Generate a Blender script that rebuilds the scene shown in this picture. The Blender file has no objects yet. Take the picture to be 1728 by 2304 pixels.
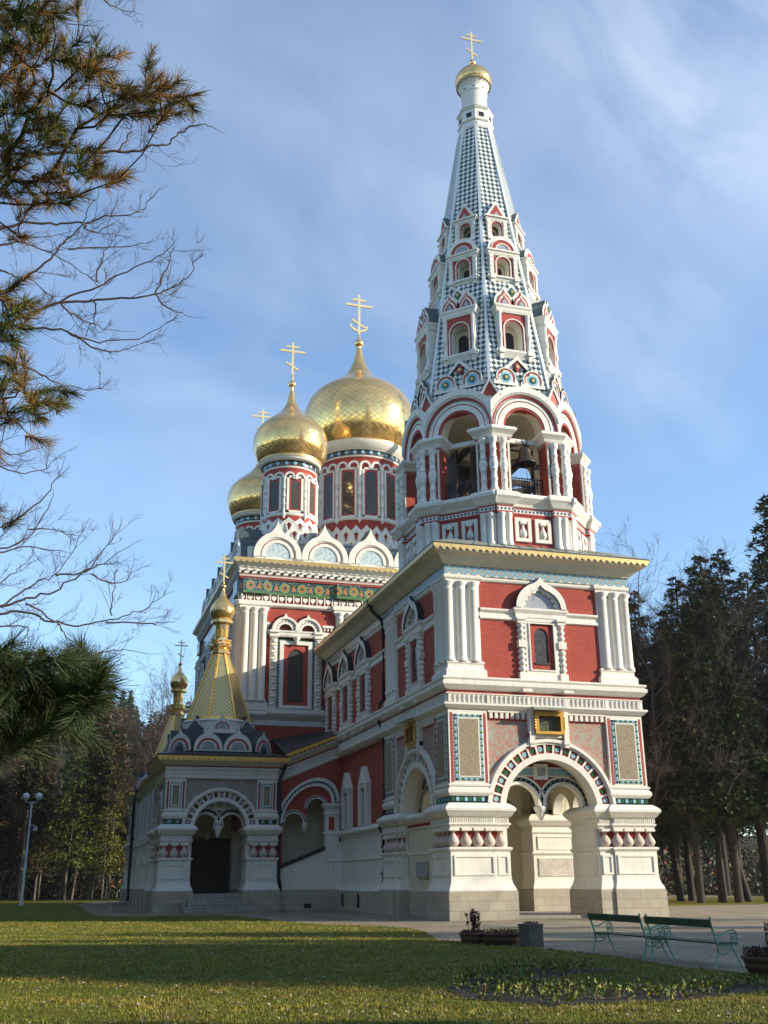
import bpy, bmesh, math, random
from mathutils import Vector, Matrix
from mathutils.geometry import tessellate_polygon
PI=math.pi; R=math.radians
sc=bpy.context.scene
# ---------------------------------------------------------------- camera
CAMP=dict(x=-20.8456,y=-42.9764,z=1.6,yaw=0.2985,pitch=0.3457,roll=-0.0094,f=2304.5)
cam=bpy.data.cameras.new('camera'); camo=bpy.data.objects.new('camera',cam); sc.collection.objects.link(camo); sc.camera=camo
cam.sensor_fit='VERTICAL'; cam.sensor_height=24.0; cam.lens=CAMP['f']/2304*24.0; cam.clip_end=3000; cam.clip_start=.05
_y,_p,_r=CAMP['yaw'],CAMP['pitch'],CAMP['roll']
fw=Vector((math.sin(_y)*math.cos(_p),math.cos(_y)*math.cos(_p),math.sin(_p)))
rt=Vector((math.cos(_y),-math.sin(_y),0)); up=rt.cross(fw)
# image basis: X2 = X*cos + Y*sin ; Y2 = -X*sin + Y*cos
rx=rt*math.cos(_r)+up*math.sin(_r); ry=-rt*math.sin(_r)+up*math.cos(_r)
M=Matrix((rx,ry,-fw)).transposed().to_4x4(); M.translation=Vector((CAMP['x'],CAMP['y'],CAMP['z'])); camo.matrix_world=M
# ---------------------------------------------------------------- sun, sky, exposure
SUN_AZ=62; SUN_EL=19.5       # azimuth measured from -y towards +x
sd=Vector((math.sin(R(SUN_AZ))*math.cos(R(SUN_EL)),-math.cos(R(SUN_AZ))*math.cos(R(SUN_EL)),math.sin(R(SUN_EL))))
sun=bpy.data.lights.new('sun','SUN'); suno=bpy.data.objects.new('sun',sun); sc.collection.objects.link(suno)
sun.energy=5.0; sun.angle=R(.53); sun.color=(1,.875,.68)
suno.rotation_euler=sd.to_track_quat('Z','Y').to_euler(); suno.location=(60,-60,60)
sc.view_settings.view_transform='Standard'; sc.view_settings.look='None'; sc.view_settings.exposure=0.62; sc.view_settings.gamma=1
W=bpy.data.worlds.new('World'); sc.world=W; W.use_nodes=True
nt=W.node_tree; nt.nodes.clear()
def nn(t,ty,**k):
    n=t.nodes.new(ty)
    for a,b in k.items(): setattr(n,a,b)
    return n
class G:
    """tiny helper for building node graphs"""
    def __init__(s,t): s.t=t
    def val(s,x,sock):
        if isinstance(x,(int,float,tuple,list)): sock.default_value=x
        else: s.t.links.new(x,sock)
    def m(s,op,a,b=0,c=0):
        n=nn(s.t,'ShaderNodeMath',operation=op)
        for i,x in enumerate((a,b,c)): s.val(x,n.inputs[i])
        return n.outputs[0]
    def mix(s,f,a,b,mode='MIX'):
        n=nn(s.t,'ShaderNodeMix',data_type='RGBA',blend_type=mode)
        s.val(f,n.inputs[0])
        for x,i in ((a,6),(b,7)):
            if isinstance(x,(tuple,list)) and len(x)==3: x=tuple(x)+(1,)
            s.val(x,n.inputs[i])
        return n.outputs[2]
    def noise(s,vec,scale,detail=4,rough=.55,dist=0,col=False):
        n=nn(s.t,'ShaderNodeTexNoise'); n.inputs['Scale'].default_value=scale; n.inputs['Detail'].default_value=detail
        n.inputs['Roughness'].default_value=rough; n.inputs['Distortion'].default_value=dist
        if vec is not None: s.t.links.new(vec,n.inputs['Vector'])
        return n.outputs['Color' if col else 'Fac']
    def ramp(s,f,stops,interp='LINEAR'):
        n=nn(s.t,'ShaderNodeValToRGB'); n.color_ramp.interpolation=interp
        el=n.color_ramp.elements
        while len(el)<len(stops): el.new(.5)
        for e,(p,c) in zip(el,stops): e.position=p; e.color=tuple(c)+(1,) if len(c)==3 else c
        s.val(f,n.inputs[0]); return n.outputs[0]
    def rng(s,f,a,b,c=0,d=1):
        n=nn(s.t,'ShaderNodeMapRange'); s.val(f,n.inputs[0])
        for i,x in enumerate((a,b,c,d)): n.inputs[i+1].default_value=x
        return n.outputs[0]
    def mapg(s,vec,loc=(0,0,0),rot=(0,0,0),scale=(1,1,1)):
        n=nn(s.t,'ShaderNodeMapping'); s.t.links.new(vec,n.inputs[0]); n.inputs[1].default_value=loc; n.inputs[2].default_value=rot; n.inputs[3].default_value=scale
        return n.outputs[0]
    def sep(s,vec):
        n=nn(s.t,'ShaderNodeSeparateXYZ'); s.t.links.new(vec,n.inputs[0]); return n.outputs
    def comb(s,x,y,z=0):
        n=nn(s.t,'ShaderNodeCombineXYZ')
        for i,v in enumerate((x,y,z)): s.val(v,n.inputs[i])
        return n.outputs[0]
g=G(nt)
sky=nn(nt,'ShaderNodeTexSky',sky_type='NISHITA',sun_disc=False); sky.sun_elevation=R(SUN_EL); sky.sun_rotation=R(180-SUN_AZ)
sky.air_density=1.0; sky.dust_density=.15; sky.ozone_density=1.8; sky.altitude=600
tc=nn(nt,'ShaderNodeTexCoord'); dirv=tc.outputs['Generated']
# wispy cirrus: project the direction on a high plane, stretch, distort
dx,dy,dz=g.sep(dirv)
dzc=g.m('MAXIMUM',dz,.06)
pv=g.comb(g.m('DIVIDE',dx,g.m('ADD',dzc,.25)),g.m('DIVIDE',dy,g.m('ADD',dzc,.25)),0)
pv1=g.mapg(pv,loc=(.35,.1,0),rot=(0,0,R(35)),scale=(1.0,1.9,1))
c1=g.noise(pv1,1.0,7,.50,.5)
c2=g.noise(pv,1.1,3,.5,.3)
pv2=g.mapg(pv,rot=(0,0,R(-20)),scale=(3.2,.8,1)); c3=g.noise(pv2,1.3,6,.5,.6)
cl=g.m('MULTIPLY',g.rng(c1,.40,.80),g.rng(c2,.28,.72))
cl=g.m('ADD',g.m('MULTIPLY',cl,.75),g.m('MULTIPLY',g.rng(c3,.50,.95),.16))
CLOUDS=[(.481,.559,.676,.980,1.0,.60),(.472,.659,.586,.988,1.0,.16),(.492,.737,.463,.9962,.9997,.42),(.525,.751,.40,.9972,.9997,.34),(.109,.76,.64,.975,.998,.10),(.235,.774,.589,.980,.999,.14)]
fz=g.noise(g.mapg(dirv,rot=(R(20),R(30),0),scale=(2,5,2)),1.5,9,.55,.45)
for (vx,vy,vz,c0_,c1_,k_) in CLOUDS:   # individual wisps, fixed directions in the sky
    dp=nn(nt,'ShaderNodeVectorMath',operation='DOT_PRODUCT'); nt.links.new(dirv,dp.inputs[0]); dp.inputs[1].default_value=(vx,vy,vz)
    mk_=nn(nt,'ShaderNodeMapRange',interpolation_type='SMOOTHSTEP'); nt.links.new(dp.outputs['Value'],mk_.inputs[0]); mk_.inputs[1].default_value=c0_; mk_.inputs[2].default_value=c1_
    cl=g.m('ADD',cl,g.m('MULTIPLY',g.m('MULTIPLY',mk_.outputs[0],g.rng(fz,.38,.72)),k_))
cl=g.m('MULTIPLY',cl,g.rng(dz,.12,.55,.15,1))
cl=g.m('ADD',.04,g.m('MINIMUM',g.m('MULTIPLY',cl,.72),.7))
skc=g.mix(1.0,sky.outputs[0],(1.22,1.42,1.55,1),'MULTIPLY')
skyc=g.mix(cl,skc,(6.9,7.6,8.6,1))
bg=nn(nt,'ShaderNodeBackground'); nt.links.new(skyc,bg.inputs[0]); bg.inputs[1].default_value=.114
wo=nn(nt,'ShaderNodeOutputWorld'); nt.links.new(bg.outputs[0],wo.inputs[0])
# ---------------------------------------------------------------- materials
MATS={}
def newmat(name):
    m=bpy.data.materials.new(name); m.use_nodes=True; t=m.node_tree; b=t.nodes['Principled BSDF']; MATS[name]=m
    return m,t,b,G(t)
def setb(b,**k):
    for a,v in k.items():
        b.inputs[a.replace('_',' ')].default_value=v
def simple(name,col,rough=.6,metal=0,var=.12,vs=1.5,bump=0,bs=30,col2=None,spec=.4,stain=0,streak=0):
    m,t,b,g=newmat(name)
    tc=nn(t,'ShaderNodeTexCoord'); ob=tc.outputs['Object']
    f=g.noise(ob,vs,5,.6)
    f2=g.noise(ob,vs*7,3,.6)
    c2=col2 or tuple(x*(1-var*2.2) for x in col)
    c=g.mix(g.rng(g.m('ADD',g.m('MULTIPLY',f,.7),g.m('MULTIPLY',f2,.3)),.35,.7),col,c2)
    if streak:
        uv=tc.outputs['UV']; st=g.noise(g.mapg(uv,scale=(5,.35,1)),1.6,5,.65)
        c=g.mix(g.m('MULTIPLY',g.rng(st,.52,.78),streak),c,(col[0]*.55,col[1]*.52,col[2]*.46,1))
    if stain:
        stain_n=nn(t,'ShaderNodeTexNoise'); t.links.new(ob,stain_n.inputs[0]); stain_n.inputs['Scale'].default_value=.9; stain_n.inputs['Detail'].default_value=8; stain_n.inputs['Roughness'].default_value=.7  # random blotchy stains from plain noise
        c=g.mix(g.m('MULTIPLY',g.rng(stain_n.outputs[0],.55,.75),stain),c,tuple(x*.5 for x in col)+(1,))
    t.links.new(c,b.inputs['Base Color']); setb(b,Roughness=rough,Metallic=metal,Specular_IOR_Level=spec)
    if bump:
        bn=nn(t,'ShaderNodeBump'); bn.inputs['Strength'].default_value=bump; bn.inputs['Distance'].default_value=.02
        t.links.new(g.noise(ob,bs,4,.6),bn.inputs['Height']); t.links.new(bn.outputs[0],b.inputs['Normal'])
    return m
simple('white',(.78,.75,.675),.7,var=.05,bump=.25,bs=9,streak=.60,stain=.22)
simple('white_metal',(.72,.76,.76),.45,var=.05)
simple('stone_trim',(.60,.49,.42),.7,var=.1,bump=.2)
simple('cream',(.66,.60,.42),.75,var=.05,bump=.1)
simple('cream2',(.70,.65,.50),.7,var=.06,bump=.1)
simple('red_paint',(.38,.045,.032),.6,var=.1)
simple('tile_green',(.05,.16,.07),.15,var=.3,vs=6,spec=.6)
simple('tile_base',(.42,.55,.52),.25,var=.1); simple('tile_blue',(.33,.57,.68),.15,var=.15,vs=6,spec=.6)
simple('tile_dark',(.03,.05,.05),.2,var=.3,vs=6,spec=.6)
simple('roof_green',(.085,.12,.115),.45,var=.12,vs=2,metal=.2)
simple('roof_dark',(.035,.04,.045),.45,var=.2,vs=2,metal=.1)
simple('roof_olive',(.30,.32,.25),.45,var=.2,vs=1.5,streak=.5)
simple('iron',(.02,.02,.022),.5,var=.2)
simple('bronze',(.09,.075,.06),.45,metal=.6,var=.3,vs=4)
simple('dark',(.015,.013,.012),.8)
simple('wood_door',(.06,.035,.02),.6,var=.3,vs=4)
simple('plaque',(.42,.41,.40),.25,var=.15,vs=5)
simple('marble_plaque',(.68,.62,.55),.2,var=.2,vs=3)
simple('vent',(.02,.018,.016),.9)
def leaded(name,c1,c2):
    m,t,b,g=newmat(name); tc=nn(t,'ShaderNodeTexCoord'); uv=tc.outputs['UV']
    x,y,_=g.sep(uv)
    v=nn(t,'ShaderNodeTexVoronoi',feature='DISTANCE_TO_EDGE'); t.links.new(g.mapg(uv,scale=(9,6,1)),v.inputs[0]); v.inputs['Scale'].default_value=1
    v2=nn(t,'ShaderNodeTexVoronoi'); t.links.new(g.mapg(uv,scale=(9,6,1)),v2.inputs[0]); v2.inputs['Scale'].default_value=1
    fx=g.m('PINGPONG',x,.10); fy=g.m('PINGPONG',y,.17)
    ln=g.m('MAXIMUM',g.m('LESS_THAN',fx,.018),g.m('LESS_THAN',fy,.022))
    ln=g.m('MAXIMUM',ln,g.m('LESS_THAN',v.outputs[0],.06))
    c=g.mix(v2.outputs['Color'],c1,c2); c=g.mix(ln,c,(.02,.02,.02,1)); t.links.new(g.rng(ln,0,1,.08,.7),b.inputs['Roughness'])
    t.links.new(c,b.inputs['Base Color']); setb(b,Roughness=.12,Specular_IOR_Level=.7)
    return m
leaded('glass',(.035,.038,.045,1),(.09,.085,.10,1))
leaded('glass_warm',(.05,.045,.045,1),(.12,.085,.05,1))
def brickmat(name,c1,c2,mo,bw=.26,bh=.085,ms=.012,rough=.75,bump=.35):
    m,t,b,g=newmat(name); tc=nn(t,'ShaderNodeTexCoord'); uv=tc.outputs['UV']
    br=nn(t,'ShaderNodeTexBrick'); t.links.new(uv,br.inputs[0])
    br.inputs['Scale'].default_value=1; br.inputs['Brick Width'].default_value=bw; br.inputs['Row Height'].default_value=bh; br.inputs['Mortar Size'].default_value=ms
    br.inputs['Mortar Smooth'].default_value=.2
    br.inputs['Color1'].default_value=c1+(1,); br.inputs['Color2'].default_value=c2+(1,); br.inputs['Mortar'].default_value=mo+(1,)
    ob=tc.outputs['Object']; f=g.noise(ob,.8,6,.65); f2=g.noise(ob,25,2,.5)
    c=g.mix(g.rng(f,.4,.75,0,.35),br.outputs[0],tuple(x*.62 for x in c1)+(1,))
    c=g.mix(g.m('MULTIPLY',f2,.35),c,tuple(x*.45 for x in c2)+(1,)); c=g.mix(g.rng(g.noise(uv,3.2,4,.7),.55,.75,0,.4),c,tuple(min(1,x*1.35+.03) for x in c1)+(1,))
    t.links.new(c,b.inputs['Base Color']); setb(b,Roughness=rough,Specular_IOR_Level=.25)
    bn=nn(t,'ShaderNodeBump'); bn.inputs['Strength'].default_value=bump; bn.inputs['Distance'].default_value=.01
    h=g.m('ADD',g.m('MULTIPLY',br.outputs[1],-1),g.m('MULTIPLY',f2,.3)); t.links.new(h,bn.inputs['Height']); t.links.new(bn.outputs[0],b.inputs['Normal'])
    return m
brickmat('brick',(.36,.042,.029),(.44,.060,.038),(.40,.14,.10))
brickmat('plinth_stone',(.42,.37,.29),(.50,.45,.36),(.27,.24,.19),bw=.85,bh=.38,ms=.012,rough=.8,bump=.3)
brickmat('paving',(.36,.33,.29),(.42,.39,.34),(.2,.19,.17),bw=.6,bh=.4,ms=.02)
def checker(name,px,pz,a,b_,rough=.25):
    m,t,b,g=newmat(name); tc=nn(t,'ShaderNodeTexCoord'); x,y,_=g.sep(tc.outputs['UV'])
    p=g.m('ADD',g.m('DIVIDE',x,px),g.m('DIVIDE',y,pz)); q=g.m('SUBTRACT',g.m('DIVIDE',x,px),g.m('DIVIDE',y,pz))
    k=g.m('MODULO',g.m('ADD',g.m('ADD',g.m('FLOOR',p),g.m('FLOOR',q)),4000),2)
    # checker on p,q gives diamonds
    k=g.m('GREATER_THAN',k,.5)
    n=g.noise(tc.outputs['Object'],9,3,.6)
    c=g.mix(k,a,b_); c=g.mix(g.rng(n,.4,.7,0,.18),c,(.22,.25,.24,1))
    t.links.new(c,b.inputs['Base Color']); setb(b,Roughness=rough,Specular_IOR_Level=.6)
    bn=nn(t,'ShaderNodeBump'); bn.inputs['Strength'].default_value=.25; bn.inputs['Distance'].default_value=.01
    t.links.new(g.m('ADD',k,n),bn.inputs['Height']); t.links.new(bn.outputs[0],b.inputs['Normal'])
checker('spire_tile',.285,.335,(.018,.045,.040,1),(.70,.72,.69,1))
def goldmat(name,lines=True,rough=.14,na=44,k=3.0,col=(1.0,.68,.28),zs=1.0):
    m,t,b,g=newmat(name); tc=nn(t,'ShaderNodeTexCoord'); ob=tc.outputs['Object']; x,y,z=g.sep(ob)
    n1=g.noise(ob,2.5,4,.6); c=g.mix(g.rng(n1,.35,.75),col+(1,),(col[0]*.82,col[1]*.75,col[2]*.62,1))
    setb(b,Roughness=rough,Metallic=.84)
    bn=nn(t,'ShaderNodeBump'); bn.inputs['Strength'].default_value=.35; bn.inputs['Distance'].default_value=.02
    h=g.m('MULTIPLY',g.noise(ob,5,3,.6),.9)
    if lines:
        th=g.m('MULTIPLY',g.m('ARCTAN2',y,x),na/(2*PI)); zz=g.m('MULTIPLY',z,k)
        a=g.m('PINGPONG',g.m('ADD',th,zz),.5); d=g.m('PINGPONG',g.m('SUBTRACT',th,zz),.5)
        ln=g.m('MINIMUM',a,d); lm=g.rng(ln,0,.07)
        c=g.mix(g.m('MULTIPLY',g.m('SUBTRACT',1,lm),.8),c,(col[0]*.5,col[1]*.42,col[2]*.3,1))
        # each plate is slightly tilted: saw-tooth height
        h=g.m('ADD',h,g.m('MULTIPLY',lm,.5)); h=g.m('ADD',h,g.m('MULTIPLY',g.m('FRACT',g.m('ADD',th,zz)),.25))
    t.links.new(c,b.inputs['Base Color']); t.links.new(h,bn.inputs['Height']); t.links.new(bn.outputs[0],b.inputs['Normal'])
goldmat('gold_big',na=48,k=2.2)
goldmat('gold_small',na=36,k=3.2)
goldmat('gold_tiny',na=20,k=4.2)
goldmat('gold',lines=False,rough=.22)
goldmat('gold_trim',lines=False,rough=.32,col=(.93,.55,.13))
simple('gilt_edge',(.74,.52,.21),.38,metal=.55,var=.15,vs=5,streak=.5)
simple('cross_gold',(.86,.70,.36),.35,metal=.45,var=.06)
def lattice(name):
    m,t,b,g=newmat(name); tc=nn(t,'ShaderNodeTexCoord'); x,y,_=g.sep(tc.outputs['UV'])
    p=g.m('PINGPONG',g.m('ADD',g.m('DIVIDE',x,.30),g.m('DIVIDE',y,.26)),.5); q=g.m('PINGPONG',g.m('SUBTRACT',g.m('DIVIDE',x,.30),g.m('DIVIDE',y,.26)),.5)
    ln=g.m('LESS_THAN',g.m('MINIMUM',p,q),.13)
    c=g.mix(ln,(.33,.36,.24,1),(.85,.50,.12,1)); t.links.new(c,b.inputs['Base Color'])
    t.links.new(g.m('ADD',g.m('MULTIPLY',ln,.5),.4),b.inputs['Metallic']); setb(b,Roughness=.3)
lattice('tent_lattice')
def frieze_blue(name):
    m,t,b,g=newmat(name); tc=nn(t,'ShaderNodeTexCoord'); x,y,_=g.sep(tc.outputs['UV'])
    fu=g.m('DIVIDE',g.m('PINGPONG',x,.24),.24); fv=g.m('DIVIDE',g.m('ABSOLUTE',g.m('SUBTRACT',y,15.32)),.22)
    d=g.m('ADD',fu,fv); mx=g.m('MAXIMUM',fu,fv)
    c=g.mix(g.m('MULTIPLY',g.m('GREATER_THAN',d,.55),g.m('LESS_THAN',d,1.0)),(.24,.29,.27,1),(.20,.42,.54,1))
    c=g.mix(g.m('LESS_THAN',d,.3),c,(.55,.28,.14,1)); c=g.mix(g.m('GREATER_THAN',d,1.5),c,(.62,.62,.55,1))
    n=g.noise(tc.outputs['Object'],7,4,.6); c=g.mix(g.rng(n,.45,.75,0,.45),c,(.25,.27,.25,1))
    t.links.new(c,b.inputs['Base Color']); setb(b,Roughness=.3)
frieze_blue('frieze_blue')
def frieze_green(name,z0):
    m,t,b,g=newmat(name); tc=nn(t,'ShaderNodeTexCoord'); uv=tc.outputs['UV']; x,y,_=g.sep(uv)
    cu=g.m('SUBTRACT',g.m('MODULO',g.m('ADD',x,240),1.2),.6); cv=g.m('SUBTRACT',y,z0+.5)
    du=g.m('ABSOLUTE',cu); r=g.m('SQRT',g.m('ADD',g.m('MULTIPLY',cu,cu),g.m('MULTIPLY',cv,cv)))
    v=nn(t,'ShaderNodeTexVoronoi'); t.links.new(uv,v.inputs[0]); v.inputs['Scale'].default_value=8
    n=g.noise(uv,9,3,.5,1.5)
    c=g.mix(g.m('GREATER_THAN',n,.52),(.03,.085,.045,1),(.02,.022,.07,1))
    c=g.mix(g.m('LESS_THAN',v.outputs[0],.22),c,(.35,.45,.28,1))
    c=g.mix(g.m('GREATER_THAN',g.noise(uv,14,2,.5),.64),c,(.6,.62,.6,1))
    ring=g.m('MULTIPLY',g.m('GREATER_THAN',r,.12),g.m('LESS_THAN',r,.24)); c=g.mix(ring,c,(.44,.20,.06,1))
    ring2=g.m('MULTIPLY',g.m('GREATER_THAN',r,.27),g.m('LESS_THAN',r,.33)); c=g.mix(ring2,c,(.25,.40,.16,1))
    tri=g.m('MULTIPLY',g.m('GREATER_THAN',du,g.m('ADD',.44,g.m('MULTIPLY',g.m('ADD',cv,.2),.32))),g.m('LESS_THAN',g.m('ABSOLUTE',cv),.22)); c=g.mix(tri,c,(.42,.19,.06,1))
    low=g.m('LESS_THAN',y,z0+.17); c=g.mix(low,c,(.10,.19,.08,1))
    t.links.new(c,b.inputs['Base Color']); setb(b,Roughness=.2,Specular_IOR_Level=.6)
frieze_green('frieze_green',19.95)
def relief(name,a,b2,c3,scale=2.2):
    m,t,b,g=newmat(name); tc=nn(t,'ShaderNodeTexCoord'); uv=tc.outputs['UV']
    n=g.noise(uv,scale,3,.5,2.2); n2=g.noise(uv,scale*2.6,3,.5,3.0)
    c=g.mix(g.rng(n,.46,.52),a,b2); li=g.m('PINGPONG',g.m('MULTIPLY',n2,7),.5)
    c=g.mix(g.rng(li,.0,.12,1,0),c,c3)
    t.links.new(c,b.inputs['Base Color']); setb(b,Roughness=.6)
    bn=nn(t,'ShaderNodeBump'); bn.inputs['Strength'].default_value=.6; bn.inputs['Distance'].default_value=.03
    t.links.new(g.m('ADD',li,n),bn.inputs['Height']); t.links.new(bn.outputs[0],b.inputs['Normal'])
relief('relief_pink',(.44,.19,.14,1),(.33,.33,.27,1),(.58,.36,.28,1),3.0)
relief('relief_grey',(.36,.26,.22,1),(.34,.35,.30,1),(.42,.33,.28,1))
simple('pebble',(.36,.30,.20),.8,var=.25,vs=9,bump=1.0,bs=18,col2=(.18,.15,.10))
def mosaic(name,base,dot,scale=5):
    m,t,b,g=newmat(name); tc=nn(t,'ShaderNodeTexCoord'); x,y,z=g.sep(tc.outputs['UV'])
    v=nn(t,'ShaderNodeTexVoronoi'); t.links.new(tc.outputs['UV'],v.inputs[0]); v.inputs['Scale'].default_value=scale
    n=g.noise(tc.outputs['UV'],scale*1.3,3,.6,1)
    c=g.mix(g.m('LESS_THAN',v.outputs[0],.16),base,dot); c=g.mix(g.rng(n,.55,.6,0,.75),c,(.16,.20,.24,1))
    t.links.new(c,b.inputs['Base Color']); setb(b,Roughness=.25)
mosaic('mosaic_blue',(.50,.60,.62,1),(.50,.22,.14,1))
mosaic('mosaic_grey',(.36,.37,.40,1),(.20,.16,.2,1),7)
mosaic('icon_picture',(.06,.07,.03,1),(.22,.16,.08,1),6)
def dots(name,px,z0,h,base,c1,c2):
    m,t,b,g=newmat(name); tc=nn(t,'ShaderNodeTexCoord'); x,y,_=g.sep(tc.outputs['UV'])
    cu=g.m('SUBTRACT',g.m('MODULO',g.m('ADD',x,100*px),px),px/2)
    cell=g.m('MODULO',g.m('FLOOR',g.m('DIVIDE',g.m('ADD',x,100*px),px)),2)
    cv=g.m('SUBTRACT',y,z0); r=g.m('SQRT',g.m('ADD',g.m('MULTIPLY',cu,cu),g.m('MULTIPLY',cv,cv)))
    c=g.mix(g.m('LESS_THAN',r,h),base,g.mix(cell,c1,c2)); t.links.new(c,b.inputs['Base Color']); setb(b,Roughness=.3)
dots('dots_octagon',.2,18.62,.065,(.72,.70,.66,1),(.02,.03,.03,1),(.03,.06,.05,1))
dots('dots_tile',.46,4.92,.10,(.02,.03,.03,1),(.30,.52,.62,1),(.05,.15,.06,1))
# ---------------------------------------------------------------- mesh builder
def frm(cx=0,cy=0,rz=0,cz=0):
    """local (u, d outward, z) -> xyz; rz=0 faces -y, rz=-90 faces -x"""
    c,s=math.cos(R(rz)),math.sin(R(rz))
    return lambda u,d,z:(cx+u*c+d*s, cy+u*s-d*c, cz+z)
class MB:
    def __init__(s,T=None): s.v=[];s.f=[];s.fm=[];s.fs=[];s.T=T or frm(); s.uo=[]
    def add(s,pts,faces,mat,smooth=False):
        n=len(s.v); s.v+= [s.T(*p) for p in pts]
        for f in faces: s.f.append([n+i for i in f]); s.fm.append(mat); s.fs.append(smooth)
    def box(s,u0,u1,d0,d1,z0,z1,m):
        p=[(u,d,z) for u in(u0,u1) for d in(d0,d1) for z in(z0,z1)]
        s.add(p,[(0,1,3,2),(4,6,7,5),(0,4,5,1),(2,3,7,6),(0,2,6,4),(1,5,7,3)],m)
    def ext(s,poly,d0,d1,m,ms=None,holes=(),sc0=1.0,back=True):
        """extrude polygon (u,z) from d0 (inner) to d1 (outer face)"""
        loops=[poly]+list(holes); ms=ms or m
        flat=[p for l in loops for p in l]
        tri=tessellate_polygon([[Vector((a,b,0)) for a,b in l] for l in loops])
        s.add([(a,d1,b) for a,b in flat],[tuple(t) for t in tri],m)
        if back: s.add([(a*sc0,d0,b) for a,b in flat],[tuple(t) for t in tri],ms)
        for l in loops:
            n=len(l); s.add([(a,d1,b) for a,b in l]+[(a*sc0,d0,b) for a,b in l],[(i,(i+1)%n,n+(i+1)%n,n+i) for i in range(n)],ms)
    def arch(s,cu,cz,r0,r1,d0,d1,m,a0=0,a1=180,n=28,umax=None,ms=None):
        pts=[]
        def lim(r):
            lo=a0;hi=a1
            if umax and r>umax:
                t=math.degrees(math.acos(umax/r)); lo=max(lo,t);hi=min(hi,180-t)
            return lo,hi
        for i in range(n+1):
            row=[]
            for r,d in ((r0,d0),(r0,d1),(r1,d1),(r1,d0)):
                lo,hi=lim(r); a=R(lo+(hi-lo)*i/n); row.append((cu+r*math.cos(a),d,cz+r*math.sin(a)))
            pts+=row
        f=[];
        for i in range(n):
            for k in range(3): f.append((4*i+k,4*i+k+1,4*i+4+k+1,4*i+4+k))
        s.add(pts,[x for j,x in enumerate(f) if j%3!=1],ms or m,True)
        s.add(pts,[x for j,x in enumerate(f) if j%3==1]+[(0,1,2,3),(4*n,4*n+1,4*n+2,4*n+3)],m)
    def lathe(s,prof,m,cu=0,cd=0,n=24,smooth=True,a0=0,a1=360,flat=None,cap=True):
        pts=[];full=(a1-a0)>=360; na=n if full else n+1
        for r,z in prof:
            for i in range(na):
                a=R(a0+(a1-a0)*i/n); rr=r
                pts.append((cu+rr*math.cos(a),cd+rr*math.sin(a),z))
        f=[];k=len(prof)
        for j in range(k-1):
            for i in range(n if full else n):
                i2=(i+1)%na
                if not full and i==n: continue
                f.append((j*na+i,j*na+i2,(j+1)*na+i2,(j+1)*na+i))
        if isinstance(m,(list,tuple)):
            for j in range(k-1): s.add(pts,[],m[j]); 
            base=len(s.v)-len(pts)
            for j in range(k-1):
                for q in f[j*n:(j+1)*n]: s.f.append([base+x for x in q]); s.fm.append(m[j]); s.fs.append(smooth)
        else: s.add(pts,f,m,smooth)
        if cap and full:
            mm=m if not isinstance(m,(list,tuple)) else m[0]; m2=m if not isinstance(m,(list,tuple)) else m[-1]
            s.add(pts[:na],[tuple(range(na))],mm); s.add(pts[-na:],[tuple(range(na))],m2)
    def mold(s,path,prof,m,closed=True,side=1,cap=False):
        """sweep profile [(out,z[,mat])...] along plan path (u,d) with mitred corners; mat of a segment from its first point"""
        n=len(path)
        if closed:
            ar=sum(path[i][0]*path[(i+1)%n][1]-path[(i+1)%n][0]*path[i][1] for i in range(n))
            sg=-1 if ar>0 else 1
        else: sg=side
        nor=[]
        def en(a,b):
            dx,dy=b[0]-a[0],b[1]-a[1]; l=math.hypot(dx,dy); return (-dy/l*sg,dx/l*sg)
        for i in range(n):
            if closed: e0=en(path[i-1],path[i]); e1=en(path[i],path[(i+1)%n])
            else:
                e0=en(path[max(i-1,0)],path[max(i,1)]) ; e1=en(path[min(i,n-2)],path[min(i+1,n-1)])
            k=1+e0[0]*e1[0]+e0[1]*e1[1]; nor.append(((e0[0]+e1[0])/k,(e0[1]+e1[1])/k))
        rows=[]
        for p in prof: rows.append([(path[i][0]+nor[i][0]*p[0],path[i][1]+nor[i][1]*p[0],p[1]) for i in range(n)])
        for j in range(len(prof)-1):
            mm=prof[j][2] if len(prof[j])>2 else m
            q=range(n) if closed else range(n-1)
            for i in q:
                i2=(i+1)%n; s.add([rows[j][i],rows[j][i2],rows[j+1][i2],rows[j+1][i]],[(0,1,2,3)],mm)
        if cap:
            for r in (rows[0],rows[-1]):
                tri=tessellate_polygon([[Vector((a,b,0)) for a,b,_ in r]]); s.add(r,[tuple(t) for t in tri],m)
    def tube(s,pts,r,m,n=6,smooth=True):
        P=[Vector(p) for p in pts]; rs=r if isinstance(r,(list,tuple)) else [r]*len(P); V=[]
        for i,p in enumerate(P):
            t=(P[min(i+1,len(P)-1)]-P[max(i-1,0)]).normalized()
            a=t.cross(Vector((0,0,1)))
            if a.length<.05: a=t.cross(Vector((1,0,0)))
            a.normalize(); b=t.cross(a)
            for k in range(n):
                th=2*PI*k/n; q=p+(a*math.cos(th)+b*math.sin(th))*rs[i]; V.append(tuple(q))
        f=[(i*n+k,i*n+(k+1)%n,(i+1)*n+(k+1)%n,(i+1)*n+k) for i in range(len(P)-1) for k in range(n)]
        s.add(V,f,m,smooth); 
        s.add(V[:n],[tuple(range(n))],m); s.add(V[-n:],[tuple(range(n))],m)
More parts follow.
